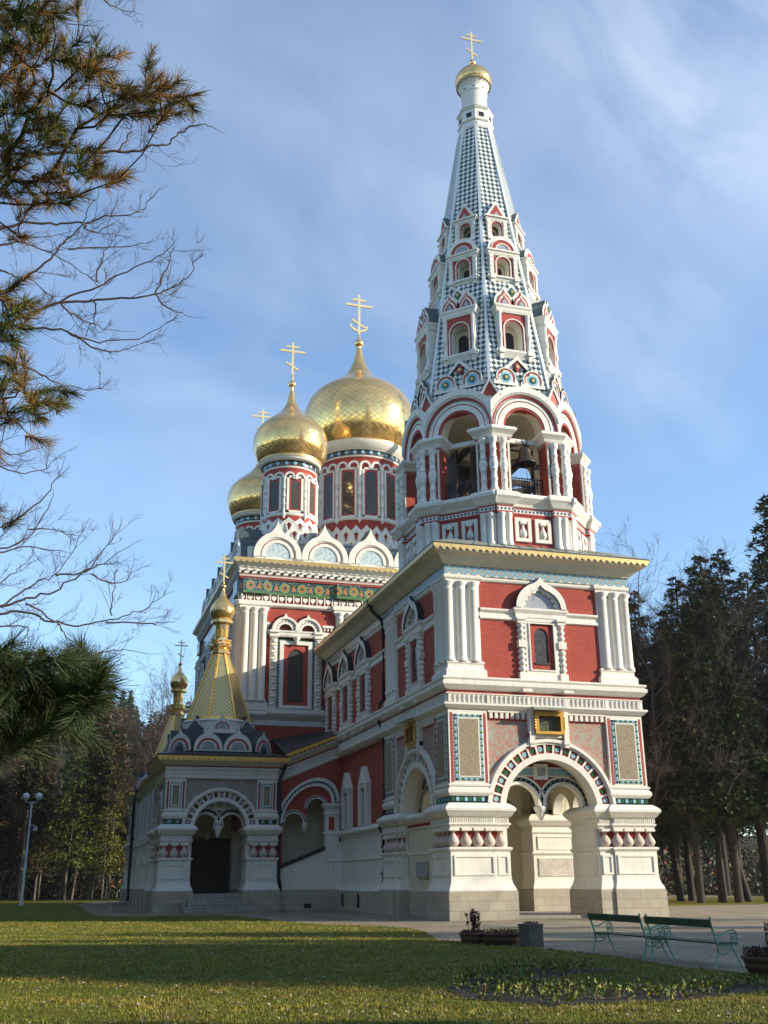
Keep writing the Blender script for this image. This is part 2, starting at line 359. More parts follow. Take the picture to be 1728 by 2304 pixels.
    def mesh(s,name,recalc=True):
        me=bpy.data.meshes.new(name); me.from_pydata(s.v,[],s.f)
        names=sorted(set(s.fm)); 
        for x in names: me.materials.append(MATS[x])
        idx={x:i for i,x in enumerate(names)}
        me.polygons.foreach_set('material_index',[idx[x] for x in s.fm]); me.polygons.foreach_set('use_smooth',s.fs)
        if recalc:
            bm=bmesh.new(); bm.from_mesh(me); bmesh.ops.recalc_face_normals(bm,faces=bm.faces); bm.to_mesh(me); bm.free()
        uv=me.uv_layers.new(name='UVMap').data
        for p in me.polygons:
            n=p.normal; h=math.hypot(n.x,n.y)
            if h<.5:
                for li in p.loop_indices: c=me.vertices[me.loops[li].vertex_index].co; uv[li].uv=(c.x,c.y)
            else:
                tx,ty=-n.y/h,n.x/h
                for li in p.loop_indices: c=me.vertices[me.loops[li].vertex_index].co; uv[li].uv=(c.x*tx+c.y*ty,c.z)
        me.update(); return me
def link(name,me,parent=None,loc=(0,0,0),rz=0,label=None,cat=None,group=None,kind=None):
    o=bpy.data.objects.new(name,me); sc.collection.objects.link(o); o.location=loc; o.rotation_euler=(0,0,R(rz))
    if parent is not None: o.parent=parent
    if label: o['label']=label
    if cat: o['category']=cat
    if group: o['group']=group
    if kind: o['kind']=kind
    return o
def put(name,mb,parent=None,loc=(0,0,0),rz=0,**k): return link(name,mb.mesh(name),parent,loc,rz,**k)
def empty(name,loc=(0,0,0),rz=0,**k): return link(name,None,None,loc,rz,**k)
def tree_copy(o,parent,loc=None,rz=None):
    c=o.copy(); sc.collection.objects.link(c); c.parent=parent
    if loc is not None: c.location=loc
    if rz is not None: c.rotation_euler=(0,0,R(rz))
    for ch in o.children: tree_copy(ch,c)
    return c
def rect(u0,u1,z0,z1): return [(u0,z0),(u1,z0),(u1,z1),(u0,z1)]
def archpoly(cu,z0,w,zs,n=14):
    return [(cu-w,z0),(cu+w,z0)]+[(cu+w*math.cos(R(180*i/n)),zs+w*math.sin(R(180*i/n))) for i in range(n+1)]
def ogee(cu,zb,w,h,n=12,k=.62):
    """keel-arch outline (u,z) from right foot over the tip to the left foot"""
    pts=[]; zt=h*k
    for i in range(n+1):
        a=R(70*i/n); pts.append((w*math.cos(a),zt*math.sin(a)/math.sin(R(70))*.86))
    a=pts[-1]
    for i in range(1,7):
        t=i/6; pts.append((a[0]*(1-t)**1.25,a[1]+(h-a[1])*t**1.35))
    L=[(-x,z) for x,z in pts[:-1]][::-1]
    return [(cu+x,zb+z) for x,z in pts+L]
# ================================================================ CHURCH
church=empty('church',(0.15,4.95,0),label='red and white brick church with gilded onion domes and a tall tiled bell tower',cat='church')
CX,CY=.15,4.95
def cput(name,mb,x=0,y=0,z=0,rz=0,parent=None,**k):
    """part of the church at world x,y (mesh in local frame)"""
    if parent is None: return put(name,mb,church,(x-CX,y-CY,z),rz,**k)
    return put(name,mb,parent,(x,y,z),rz,**k)
def clink(name,me,x,y,z=0,rz=0,parent=None): 
    if parent is None: return link(name,me,church,(x-CX,y-CY,z),rz)
    return link(name,me,parent,(x,y,z),rz)
def valance(mb,path,z0,z1,out,side=1,m='gilt_edge',per=.30,closed=False,dz=None):
    """gilt board with a scalloped lower edge along a plan path; dz(i) gives end heights for sloping eaves"""
    n=len(path)
    for i in range(n if closed else n-1):
        a=Vector(path[i]+(0,)); b=Vector(path[(i+1)%n]+(0,)); L=(b-a).length; t=(b-a)/L; k=max(2,round(L/per)); p=L/k
        nrm=Vector((-t.y,t.x,0))*side
        za=dz[i] if dz else 0; zb=dz[(i+1)%n] if dz else 0
        top=[];bot=[]
        for j in range(k*4+1):
            s=j*p/4; ph=(j%4)/4; zz=z0+abs(math.sin(PI*s/p))*-(z1-z0)*.38+(z1-z0)*.38 if False else z0+(z1-z0)*.42*(1-abs(math.sin(PI*(s/p))))
            o=a+t*s; lift=za+(zb-za)*s/L
            top.append((o.x,o.y,z1+lift)); bot.append((o.x,o.y,zz+lift))
        m2=len(top); th=nrm*.03
        P=top+bot+[(x+th.x,y+th.y,z) for x,y,z in top]+[(x+th.x,y+th.y,z) for x,y,z in bot]
        f=[]
        for j in range(m2-1): f+= [(j,j+1,m2+j+1,m2+j),(2*m2+j,2*m2+j+1,3*m2+j+1,3*m2+j),(j,j+1,2*m2+j+1,2*m2+j),(m2+j,m2+j+1,3*m2+j+1,3*m2+j)]
        mb.add(P,f,m)
def square(a): return [(-a,-a),(a,-a),(a,a),(-a,a)]
def sq(u0,u1,d0,d1): return [(u0,d0),(u1,d0),(u1,d1),(u0,d1)]
COLP=[(.20,0),(.20,.06),(.235,.10),(.235,.16),(.19,.22),(.185,.3)]
def halfcolumn(h,r=.22):
    mb=MB(); mb.lathe([(r*1.22,0),(r*1.22,.10),(r*1.05,.16),(r,.22),(r,h-.42),(r*1.12,h-.38),(r*1.12,h-.33),(r,h-.30),(r*1.15,h-.2),(r*1.55,h-.06),(r*1.55,h)],'white',n=20); return mb
# ---- vase-shaped baluster (jug)
def jug(mb,u,d,z,h,r,m='stone_trim',n=14):
    mb.lathe([(r*.35,z),(r*.75,z+h*.06),(r*.98,z+h*.2),(r,z+h*.28),(r*.85,z+h*.42),(r*.5,z+h*.6),(r*.33,z+h*.72),(r*.36,z+h*.8),(r*.75,z+h*.86)],m,u,d,n=n)
    mb.box(u-r*.82,u+r*.82,d-r*.82,d+r*.82,z+h*.86,z+h,'white')
# ---- arched storey : corner piers, arch walls with ringed archivolts and tiled panels
def pier_mesh(a,wb,wt,full=True):
    """corner pier in the corner (+u,+d); a outer half width, wb width of corner block, wt total width"""
    mb=MB(); ub=a-wb; ut=a-wt; i=.1
    path=[(a,a),(ub,a),(ub,a-i),(ut,a-i),(ut,ut),(a-i,ut),(a-i,ub),(a,ub)]
    pr=[(.20,-.1,'plinth_stone'),(.20,1.12,'plinth_stone'),(.16,1.16),(.16,1.22),(.12,1.3),(.06,1.42),(.01,1.62),(.01,1.72),(0,1.74),(0,2.74),(.05,2.79),(.09,2.84),(.09,2.91),(.0,2.94),(-.22,2.95,'red_paint'),(-.22,3.70,'red_paint'),(-.02,3.71),(.0,3.78),(.07,3.86),(.07,3.92),(.0,3.94),(-.02,4.15),(.06,4.18),(.10,4.22),(.22,4.38),(.26,4.42),(.27,4.52),(.20,4.62),(.06,4.72),(.0,4.76),(-.3,4.77)]
    mb.mold(path,pr,'white',cap=True)
    # bead band
    for face in (0,1):
        T=mb.T
        k=0
        u=ut+.06
        while u<a-.02:
            dd=a if u>ub else a-i
            w=.045
            if face==0: mb.box(u,u+w,dd-.01,dd+.035,3.96,4.14,'white')
            else: mb.box(dd-.01,dd+.035,u,u+w,3.96,4.14,'white')
            u+=.10
        # recessed pedestal panels: raised frames
        for (p0,p1,dd) in ((ub+.1,a-.14,a),(ut+.08,ub-.1,a-i)):
            if p1-p0<.2: continue
            fr=.09
            for (x0,x1,z0,z1) in ((p0,p1,2.52,2.6),(p0,p1,1.78,1.86),(p0,p0+fr,1.86,2.52),(p1-fr,p1,1.86,2.52)):
                if face==0: mb.box(x0,x1,dd-.01,dd+.045,z0,z1,'white')
                else: mb.box(dd-.01,dd+.045,x0,x1,z0,z1,'white')
    # plain plastered inner faces behind the balusters
    mb.box(ut+.003,ut+.32,ut+.003,a-.38,2.93,3.76,'white'); mb.box(ut+.32,a-.38,ut+.003,ut+.32,2.93,3.76,'white')
    for (x0,x1,z0,z1) in ((ut+.25,a-.45,3.62,3.68),(ut+.25,a-.45,3.02,3.08),(ut+.25,ut+.33,3.08,3.62),(a-.53,a-.45,3.08,3.62),(ut+.25,a-.45,2.56,2.62),(ut+.25,a-.45,1.74,1.80),(ut+.25,ut+.33,1.80,2.56),(a-.53,a-.45,1.80,2.56)):
        mb.box(x0,x1,ut-.04,ut+.01,z0,z1,'white'); mb.box(ut-.04,ut+.01,x0,x1,z0,z1,'white')
    return mb
def pier_jugs(a,wb,wt):
    mb=MB(); ut=a-wt; ub=a-wb; n=max(3,round(wt/.56)); sp=(wt-.05)/n
    for k in range(n):
        u=a-.22-k*sp; dd=a-.2 if u>ub-.1 else a-.3
        jug(mb,u,dd,2.95,.76,.275); 
        if k: jug(mb,dd,u,2.95,.76,.275)
    return mb
def upper_block(a,wb,zt,inner):
    """block above the corner pier with tiled panel boards"""
    mb=MB(); b=a-.1; p=sq(b-wb+.12,b,b-wb+.12,b)
    mb.mold(p,[(-.06,4.70,'dots_tile'),(-.06,5.04),(.03,5.06),(.10,5.14),(.13,5.2),(.12,5.32),(.04,5.40),(.02,5.44),(.08,5.47),(.09,5.54),(.0,5.58),(0,zt)],'white',cap=True)
    # glazed beads of the tile band
    nb=int((wb-.12)/.2)
    for f in (0,1):
        for k in range(nb):
            u=b-.14-k*(wb-.2)/nb; mm='tile_blue' if k%2 else 'tile_green'
            if f==0: mb.box(u-.07,u+.07,b-.07,b+.0,4.84,5.0,mm)
            else: mb.box(b-.07,b+.0,u-.07,u+.07,4.84,5.0,mm)
    z0,z1=5.68,zt-.24; u0=b-wb+.12; uc0,uc1=u0+.07,b-.08
    w=uc1-uc0
    def bx(f,x0,x1,da,db,za,zb,m):
        if f==0: mb.box(x0,x1,b+da,b+db,za,zb,m)
        else: mb.box(b+da,b+db,x0,x1,za,zb,m)
    for f in (0,1):
        rw=.11 if w>1 else .07
        bx(f,uc0,uc0+rw,-.01,.012,z0-.06,z1+.05,'red_paint'); bx(f,uc1-rw,uc1,-.01,.012,z0-.06,z1+.05,'red_paint')
        q0,q1=(uc0+rw+.06,uc1-rw-.06) if w>1.2 else (uc0+rw+.05,uc1-rw-.05)
        bx(f,q0,q1,-.01,.02,z0,z1,'white')
        t=.15 if w>1.2 else .085
        # tile border of alternating lozenges
        def bead(x,z,mm):
            s=t*.42
            P=[(x-s,z),(x,z-s),(x+s,z),(x,z+s)] if mm=='tile_green' else [(x+s*.95*math.cos(R(60*i)),z+s*.95*math.sin(R(60*i))) for i in range(6)]
            T0=mb.T
            if f==1: mb.T=lambda u,d,zz:T0(d,u,zz)
            mb.ext([(a_,b_) for a_,b_ in P],b+.02,b+.045,mm,back=False); mb.T=T0
        bx(f,q0+.02,q1-.02,.02,.026,z0+.02,z1-.02,'tile_base')
        nv=round((z1-z0)/t/1.0); nh=max(2,round((q1-q0)/t))
        for k in range(nv+1):
            z=z0+t/2+(z1-z0-t)*k/nv
            for x in (q0+t/2,q1-t/2): bead(x,z,'tile_blue' if k%2 else 'tile_green')
        for k in range(nh+1):
            x=q0+t/2+(q1-q0-t)*k/nh
            for z in (z0+t/2,z1-t/2): bead(x,z,'tile_blue' if k%2==0 else 'tile_green')
        bx(f,q0+t+.02,q1-t-.02,.026,.05,z0+t+.02,z1-t-.02,'white')
        bx(f,q0+t+.07,q1-t-.07,.05,.055,z0+t+.07,z1-t-.07,'pebble')
    return mb
def arch_wall(hw,zt,r,cz,d0,d1,relief):
    """wall above the arch between the corner blocks"""
    mb=MB(); zb=4.7; w=math.sqrt(r*r-(zb-cz)**2); a0=math.asin((zb-cz)/r)
    P=[(hw,zb),(hw,zt),(-hw,zt),(-hw,zb)]+[(r*math.cos(PI-a0-(PI-2*a0)*i/30),cz+r*math.sin(PI-a0-(PI-2*a0)*i/30)) for i in range(31)]
    mb.ext(P,d0,d1,relief,'cream')
    return mb
def arch_rings(r,w,cz,d,n):
    """archivolt: inner white ring, gem cells, moulded outer ring (w total width)"""
    mb=MB(); zb=4.72; f=lambda q:math.degrees(math.asin((zb-cz)/q))
    r1=r+w*.30; r2=r+w*.74; r3=r+w
    a0=f(r1)
    mb.arch(0,cz,r-.01,r1,d-.6,d+.10,'white',a0=a0,a1=180-a0,n=40)
    mb.arch(0,cz,r1,r2,d-.02,d+.02,'red_paint',a0=a0,a1=180-a0,n=40)
    mb.arch(0,cz,r2,r2+w*.10,d-.02,d+.12,'white',a0=a0,a1=180-a0,n=40)
    mb.arch(0,cz,r2+w*.10,r3,d-.02,d+.20,'white',a0=a0,a1=180-a0,n=40)
    mb.arch(0,cz,r3,r3+.05,d-.02,d+.03,'white',a0=a0,a1=180-a0,n=40)
    for k in range(n+1):
        a=R(a0+(180-2*a0)*k/n); c,s=math.cos(a),math.sin(a); t=.045
        pts=[(q*c+e*s*t,cz+q*s-e*c*t) for q,e in ((r1,-1),(r2,-1),(r2,1),(r1,1))]
        mb.ext(pts,d,d+.09,'white',back=False)
        if k<n:
            a=R(a0+(180-2*a0)*(k+.5)/n); c,s=math.cos(a),math.sin(a); q=(r1+r2)/2; rr=(r2-r1)*.30
            pts=[(q*c+rr*math.cos(R(45*i)),cz+q*s+rr*math.sin(R(45*i))) for i in range(8)]
            mb.ext(pts,d+.01,d+.05,'tile_blue' if k%2==0 else 'tile_green',back=False)
    return mb
def twin_arch(hw,r,cz,d0,d1,zt,zs=4.75,gap=.16):
    """recessed double lobe with a hanging pendant"""
    mb=MB(); rl=hw/2-gap
    P=[(hw,zs-.1),(hw,zt),(-hw,zt),(-hw,zs-.1),(-hw+.08,zs-.1)]
    for c in (-hw/2,hw/2):
        P+=[(c+rl*math.cos(PI-PI*i/16),zs+rl*math.sin(PI-PI*i/16)) for i in range(17)]
        if c<0: P+=[(-.12,zs-.1),(.12,zs-.1)]
    P+=[(hw-.08,zs-.1)]
    mb.ext(P,d0,d1,'red_paint','cream')
    for c in (-hw/2,hw/2):
        mb.arch(c,zs,rl-.005,rl+.13,d0,d1+.08,'white',n=20,umax=None)
        mb.arch(c,zs,rl+.13,rl+.30,d1-.01,d1+.03,'tile_dark',n=20)
        for i in range(14):
            a=R(8+164*i/13); q=rl+.215; mb.ext([(c+q*math.cos(a)+.035*math.cos(R(90*j+45)),zs+q*math.sin(a)+.035*math.sin(R(90*j+45))) for j in range(4)],d1+.03,d1+.045,'tile_blue',back=False)
        mb.arch(c,zs,rl+.30,rl+.38,d1-.01,d1+.07,'white',n=20)
    # blue band and square boss, only inside the arch
    zb=zs+rl+.42
    mb.box(-hw*.8,hw*.8,d1-.01,d1+.03,zb,zb+.3,'tile_blue'); mb.box(-hw*.86,hw*.86,d1-.01,d1+.05,zb+.30,zb+.36,'white'); mb.box(-hw*.86,hw*.86,d1-.01,d1+.05,zb-.07,zb-.01,'white')
    mb.box(-.34,.34,d1,d1+.14,zb-.2,zb+.5,'white'); mb.box(-.19,.19,d1+.1,d1+.155,zb-.04,zb+.34,'mosaic_grey')
    # pendant
    mb.lathe([(.05,zs-.62),(.12,zs-.55),(.12,zs-.5),(.2,zs-.38),(.2,zs-.3),(.26,zs-.22),(.30,zs-.1),(.30,zs-.02),(.2,zs)],'white',0,(d0+d1)/2,n=12)
    return mb
# ================= TOWER, lower storey
A=4.95
pm=pier_mesh(A,2.1,2.78).mesh('pier'); pj=pier_jugs(A,2.1,2.78).mesh('balusters'); ub=upper_block(A,1.98,8.84,None).mesh('tiled_block')
for k in range(4):
    p=clink('pier',pm,.15,4.95,0,-90*k); clink('balusters',pj,0,0,0,0,parent=p); clink('tiled_block',ub,0,0,0,0,parent=p)
aw=arch_wall(2.95,8.84,2.26,4.45,3.9,4.72,'relief_pink').mesh('arch_wall')
ar=arch_rings(2.26,.89,4.45,4.72,19).mesh('archivolt')
ta=twin_arch(2.2,1,0,3.35,3.7,7.4).mesh('twin_arch')
for k in range(4):
    w=clink('arch_wall',aw,.15,4.95,0,-90*k); clink('archivolt',ar,0,0,0,0,parent=w)
    clink('twin_arch',ta,0,0,0,0,parent=w)
    mb=MB()   # dentils
    mb.box(-2.95,2.95,4.70,4.735,8.38,8.84,'red_paint')
    for s in (-1,1):
        for j in range(8):
            u=s*(.95+j*.262); mb.box(u-.07,u+.07,4.72,4.86,8.46,8.72,'white')
    mb.box(-2.95,2.95,4.72,4.88,8.72,8.84,'white'); cput('dentils',mb,0,0,0,0,parent=w)
    # icon case with gilt frame
    mb=MB(); mb.box(-.98,.98,4.7,4.90,7.66,7.86,'white')
    for s in(-1,1): mb.box(s*.86-.12,s*.86+.12,4.7,4.97,7.5,8.84,'white'); mb.box(s*.86-.15,s*.86+.15,4.7,5.0,7.36,7.52,'white'); mb.box(s*.86-.1,s*.86+.1,4.7,4.95,7.22,7.36,'white')
    for (x0,x1,z0,z1) in ((-.72,.72,8.62,8.80),(-.72,.72,7.80,7.92),(-.72,-.54,7.92,8.62),(.54,.72,7.92,8.62)): mb.box(x0,x1,4.72,5.08,z0,z1,'gold_trim')
    for s in (-1,1):
        for j in range(5): mb.lathe([(.02,8.0+j*.12),(.07,8.05+j*.12),(.02,8.1+j*.12)],'gold_trim',s*.74,5.06,n=6)
    mb.box(-.54,.54,4.72,4.82,7.92,8.62,'icon_picture')
    mb.add([(-.8,4.9,9.08),(.8,4.9,9.08),(.95,5.55,8.86),(-.95,5.55,8.86),(-.8,4.9,9.02),(.8,4.9,9.02),(.95,5.55,8.81),(-.95,5.55,8.81)],[(0,1,2,3),(4,5,6,7),(2,3,7,6),(0,3,7,4),(1,2,6,5)],'roof_olive')
    cput('icon',mb,0,0,0,0,parent=w)
# porch interior
mb=MB(); mb.box(-4.0,4.0,-4.0,4.0,7.35,7.6,'cream'); mb.box(-4.5,4.5,-4.5,4.5,8.6,8.7,'cream'); cput('porch_vault',mb,.15,4.95)
mb=MB(); mb.box(-2.5,2.5,4.28,4.5,-.1,4.4,'cream'); mb.mold([(-2.2,4.5),(2.2,4.5)],[(0,3.9),(.06,3.94),(.06,3.98),(.02,4.0),(.02,4.15),(.1,4.22),(.22,4.4),(.22,4.5),(.05,4.62),(-.2,4.63)],'white',closed=False,side=1)
mb.box(-2.3,2.3,4.49,4.56,-.1,1.12,'plinth_stone'); mb.box(-2.3,2.3,4.49,4.53,2.76,2.84,'white')
for j in range(34): mb.box(-2.1+j*.125,-2.05+j*.125,4.5,4.55,4.01,4.14,'red_paint')
w=cput('infill_wall',mb,.15,4.95,0,-90); 
mb=MB(); mb.box(-.78,.78,4.53,4.60,1.72,2.42,'plaque'); cput('plaque',mb,0,0,0,0,parent=w)
mb=MB(); mb.box(-2.5,2.5,4.28,4.5,-.1,4.4,'cream'); w2=cput('infill_wall',mb,.15,4.95,0,180)
mb=MB(); mb.box(-2.6,2.6,-4.4,-3.6,-.1,4.9,'cream'); mb.box(-1.0,1.0,-3.62,-3.5,.15,2.9,'wood_door'); mb.box(-1.2,1.2,-3.6,-3.56,.1,3.1,'white'); cput('entrance_wall',mb,.15,4.95)
mb=MB(); mb.box(2.45,4.3,-2.19,-2.12,1.75,2.6,'marble_plaque'); cput('plaque',mb,.15,4.95)
mb=MB(); mb.box(-4.6,4.6,-4.6,4.6,-.1,.12,'paving'); cput('porch_floor',mb,.15,4.95)
# ================= string courses, cornices shared by tower and narthex
YN=23.6; T2=lambda u,d,z:(u,-d,z)
def opath(a): return [(-a,-(YN-CY)),(-a,A-(A-a) if False else a),(a,a),(a,-(YN-CY))]
def band(name,prof,m='white',a=4.85):
    mb=MB(); mb.mold([(-a,-(YN-CY)),(-a,a),(a,a),(a,-(YN-CY))],prof,m,closed=False,side=1); return cput(name,mb,.15,4.95)
band('string_course',[(-.25,8.78),(.03,8.8),(.10,8.84),(.24,8.98),(.24,9.07),(.04,9.10),(.04,9.46),(.10,9.49),(.10,9.53),(.0,9.55,'red_paint'),(.0,9.66),(.14,9.70),(.30,9.88),(.30,10.03),(.2,10.08),(.28,10.16),(.28,10.23),(.1,10.28),(-.6,10.29)])
mb=MB()
for (rz,u0,u1) in ((0,-4.8,4.8),(-90,-18.6,4.8),(90,-4.8,18.6)):
    mb.T=frm(0,0,rz)
    u=u0
    while u<u1:
        mb.box(u,u+.06,4.88,4.96,9.11,9.45,'white'); u+=.225
    for uu in (-4.85,-3.0,-1.0,.9,2.95,4.73): mb.box(uu,uu+.12,4.88,4.97,9.11,9.45,'white')
cput('arcade_band',mb,.15,4.95)
band('frieze',[(-.1,15.06),(-.06,15.10),(-.06,15.54)],'frieze_blue')
band('cornice',[(-.08,15.54),(.05,15.56),(.05,15.60),(.12,15.64),(.22,15.74),(.36,15.90),(.60,16.0),(.72,16.03),(.72,16.07),(.72,16.20)],'cream2')
mb=MB(); a=4.85+.76; P=[(-a,-(YN-CY)),(-a,a),(a,a),(a,-(YN-CY))]
valance(mb,P,16.04,16.34,0,side=1,per=.33); cput('gilt_eave',mb,.15,4.95)
mb=MB(); e=4.85+.80; b=4.3   # tower skirt roof + narthex gable roof
mb.add([(-e,e,16.36),(e,e,16.36),(b,b,17.0),(-b,b,17.0),(-e,-4.95,16.36),(e,-4.95,16.36),(-b,-b,17.0),(b,-b,17.0)],[(0,1,2,3),(0,3,6,4),(1,5,7,2)],'roof_olive')
L=-(YN-CY); mb.add([(-e,-4.9,16.36),(e,-4.9,16.36),(-b,-4.9,17.0),(b,-4.9,17.0),(0,-5.2,17.75),(-e,L,16.36),(e,L,16.36),(0,L,17.75)],[(0,4,7,5),(1,6,7,4),(0,2,4),(1,3,4)],'roof_olive')
mb.box(-e,e,L,e,16.30,16.355,'roof_dark')
for k in range(14):   # standing seams
    u=-5.2+k*.8; 
    if abs(u)<4.2: mb.add([(u-.015,e,16.38),(u+.015,e,16.38),(u*.8+.015,b,17.03),(u*.8-.015,b,17.03),(u-.015,e,16.41),(u+.015,e,16.41),(u*.8+.015,b,17.06),(u*.8-.015,b,17.06)],[(4,5,6,7),(0,4,7,3),(1,5,6,2)],'roof_olive')
cput('roof',mb,.15,4.95)
# ================= TOWER, upper storey
mb=MB(); mb.box(-4.62,4.62,-4.62,4.62,10.0,15.9,'brick'); cput('wall',mb,.15,4.95)
mb=MB(); mb.mold(sq(3.06,4.66,3.06,4.66),[(0,10.9),(0,14.9)],'white',cap=False)
mb.mold(sq(3.06,4.70,3.06,4.70),[(.17,10.26),(.17,10.58),(.11,10.64),(.06,10.72),(.06,10.86),(.10,10.92),(.10,10.99),(.0,11.04),(-.3,11.05)],'white')
mb.mold(sq(3.06,4.70,3.06,4.70),[(-.3,14.68),(.02,14.7),(.04,14.86),(.12,14.92),(.14,14.97),(.14,15.08),(-.2,15.10)],'white'); cb=mb.mesh('pilaster_block')
hc=halfcolumn(3.75,.22).mesh('column')
for k in range(4):
    b_=clink('pilaster_block',cb,.15,4.95,0,-90*k)
    for (u,d) in ((4.60,4.60),(4.0,4.64),(3.38,4.64),(4.64,4.0),(4.64,3.38)): clink('column',hc,u,-d,11.0,0,parent=b_)
for rz in (0,180,-90,90):
    for s in(-1,1):
        mb=MB(); mb.T=frm(0,0,rz)
        x0,x1=sorted((s*1.2,s*3.06)); mb.mold([(x0,4.62),(x1,4.62)],[(0,13.06),(.10,13.10),(.10,13.2),(.05,13.24),(.05,13.38),(.12,13.44),(.17,13.5),(.17,13.58),(0,13.62)],'white',closed=False,side=1); cput('string_course',mb,.15,4.95)
# ogee-headed window, local origin on the wall plane
def ogee_window():
    mb=MB()
    # side shafts built of stacked turned blocks
    for s in (-1,1):
        c=s*1.03; z=10.3
        mb.box(c-.2,c+.2,-.02,.22,10.29,10.62,'white')
        z=10.62; i=0
        while z<12.95:
            h=.17 if i%2 else .1
            if abs(z-11.75)<.12 and h>.12:
                mb.box(c-.2,c+.2,-.02,.24,z,z+.34,'white'); mb.lathe([(.001,0),(.001,.0)],'white',c,.24,n=4,cap=False); z+=.34; i+=1; continue
            w=.13 if i%2==0 else .19
            mb.lathe([(w*.85,z),(w,z+h*.3),(w,z+h*.7),(w*.85,z+h)],'white',c,.06,n=10); z+=h; i+=1
        mb.box(c-.2,c+.2,-.02,.24,12.95,13.1,'white'); mb.box(c-.25,c+.25,-.02,.3,13.1,13.22,'white')
        mb.box(c-.17,c+.17,-.02,.15,9.75,10.29,'white'); mb.box(c-.23,c+.23,.0,.5,9.68,9.8,'white')
    # entablature
    mb.box(-.8,.8,-.02,.17,13.06,13.3,'white')
    mb.mold([(-1.28,0),(-1.28,.18),(1.28,.18),(1.28,0)],[(0,13.22),(.02,13.24),(.02,13.42),(.07,13.5),(.12,13.58),(.12,13.68),(-.2,13.69)],'white',closed=False,side=1)
    # ogee pediment
    O=ogee(0,13.69,1.30,1.55,k=.88); I=ogee(0,13.69,1.02,1.16,k=.88); J=ogee(0,13.69,.90,1.04,k=.88)
    mb.ext(O+I[::-1],-.02,.34,'white','roof_dark')
    mb.ext(I+J[::-1],-.02,.24,'white')
    n=9
    for i in range(n):   # cusps
        a=R(14+152*i/(n-1)); q=.88; mb.lathe([(.0,0),(.11,0.0),(.11,.10),(0,.10)],'white',n=4,cap=False) if False else None
        cx_,cz_=q*math.cos(a),13.69+q*1.02*math.sin(a)+(.1 if i==n//2 else 0)
        mb.ext([(cx_+.12*math.cos(R(40*j)),cz_+.12*math.sin(R(40*j))) for j in range(9)],.0,.2,'white',back=False)
    mb.ext(J,-.02,.06,'mosaic_grey')
    # white inner casing
    for (x0,x1,z0,z1) in ((-.84,.84,13.0,13.1),(-.84,.84,10.3,10.78),(-.84,-.60,10.78,13.0),(.60,.84,10.78,13.0)): mb.box(x0,x1,-.02,.14,z0,z1,'white')
    for (x0,x1,z0,z1) in ((-.66,.66,12.96,13.0),(-.66,-.60,10.78,12.96),(.60,.66,10.78,12.96),(-.66,.66,10.72,10.78)): mb.box(x0,x1,.1,.19,z0,z1,'white')
    return mb
def ogee_window_frame():
    mb=MB(); mb.ext(rect(-.60,.60,10.78,12.96),-.1,.07,'brick',holes=[archpoly(0,11.12,.36,12.42)]); 
    mb.box(-.40,.40,.0,.12,11.04,11.12,'roof_dark'); return mb
def ogee_window_pane():
    mb=MB(); mb.ext(archpoly(0,11.12,.37,12.42),-.02,.015,'glass'); return mb
ow=ogee_window().mesh('window'); of=ogee_window_frame().mesh('frame'); op=ogee_window_pane().mesh('pane')
def add_ogee(x,y,rz):
    w=clink('window',ow,x,y,0,rz); clink('frame',of,0,0,0,0,parent=w); clink('pane',op,0,0,0,0,parent=w)
# wall plane is 4.62 from the axis
add_ogee(.15,4.95-4.62,0); add_ogee(.15-4.62,4.95,-90); add_ogee(.15+4.62,4.95,90)
# ================= NARTHEX
nx=4.6
mb=MB(); y0,y1=9.85,YN+.3
mb.box(-nx,nx,-(y1-CY),-(y0-CY),8.7,16.0,'brick'); mb.box(-nx,nx,-(y1-CY),-(y0-CY),4.35,8.7,'brick'); cput('wall',mb,.15,4.95)
for s in (-1,1):
    mb=MB(); mb.mold([(s*nx,-(y1-CY)),(s*nx,-(y0-CY)+.02)],[(.24,-.1,'plinth_stone'),(.24,1.1),(.20,1.14),(.18,1.2),(.10,1.3),(.06,1.5),(.06,2.66),(.11,2.70),(.11,2.78),(.06,2.82),(.06,3.94),(.12,3.98),(.12,4.06),(.18,4.1),(.32,4.22),(.32,4.3),(.22,4.42),(.02,4.52),(-.2,4.53)],'white',closed=False,side=(1 if s<0 else -1)); cput('base_wall',mb,.15,4.95)
for s in(-1,1):
    mb=MB()
    mb.mold([(s*nx,-(y1-CY)),(s*nx,-(y0-CY))],[(0,13.06),(.10,13.10),(.10,13.2),(.05,13.24),(.05,13.38),(.12,13.44),(.17,13.5),(.17,13.58),(0,13.62)],'white',closed=False,side=(1 if s<0 else -1))
    mb.mold([(s*nx,-(y1-CY)),(s*nx,-(y0-CY))],[(0,14.86),(.10,14.9),(.14,14.97),(.14,15.07),(-.0,15.10)],'white',closed=False,side=(1 if s<0 else -1))
    cput('string_course',mb,.15,4.95)
for rz in (0,180,-90,90):
    mb=MB(); mb.T=frm(0,0,rz); mb.mold([(-3.1,4.62),(3.1,4.62)],[(0,14.86),(.08,14.9),(.12,14.97),(.12,15.07),(0,15.10)],'white',closed=False,side=1); cput('string_course',mb,.15,4.95)
for yy in (14.35,18.3,22.15): add_ogee(.15-nx,yy,-90); add_ogee(.15+nx,yy,90)
def lancet():
    mb=MB(); O=[(-.86,4.5),(.86,4.5),(.86,6.7),(0,7.75),(-.86,6.7)]; I=[(-.42,4.5),(.42,4.5),(.42,6.45),(-.42,6.45)]
    mb.ext([(-.86,4.5),(-.86,6.75),(-.1,7.7),(.1,7.7),(.86,6.75),(.86,4.5),(.42,4.5),(.42,6.55),(-.42,6.55),(-.42,4.5)],-.02,.28,'white')
    mb.ext([(-.5,6.75),(.5,6.75),(0,7.35)],.2,.33,'white')
    return mb
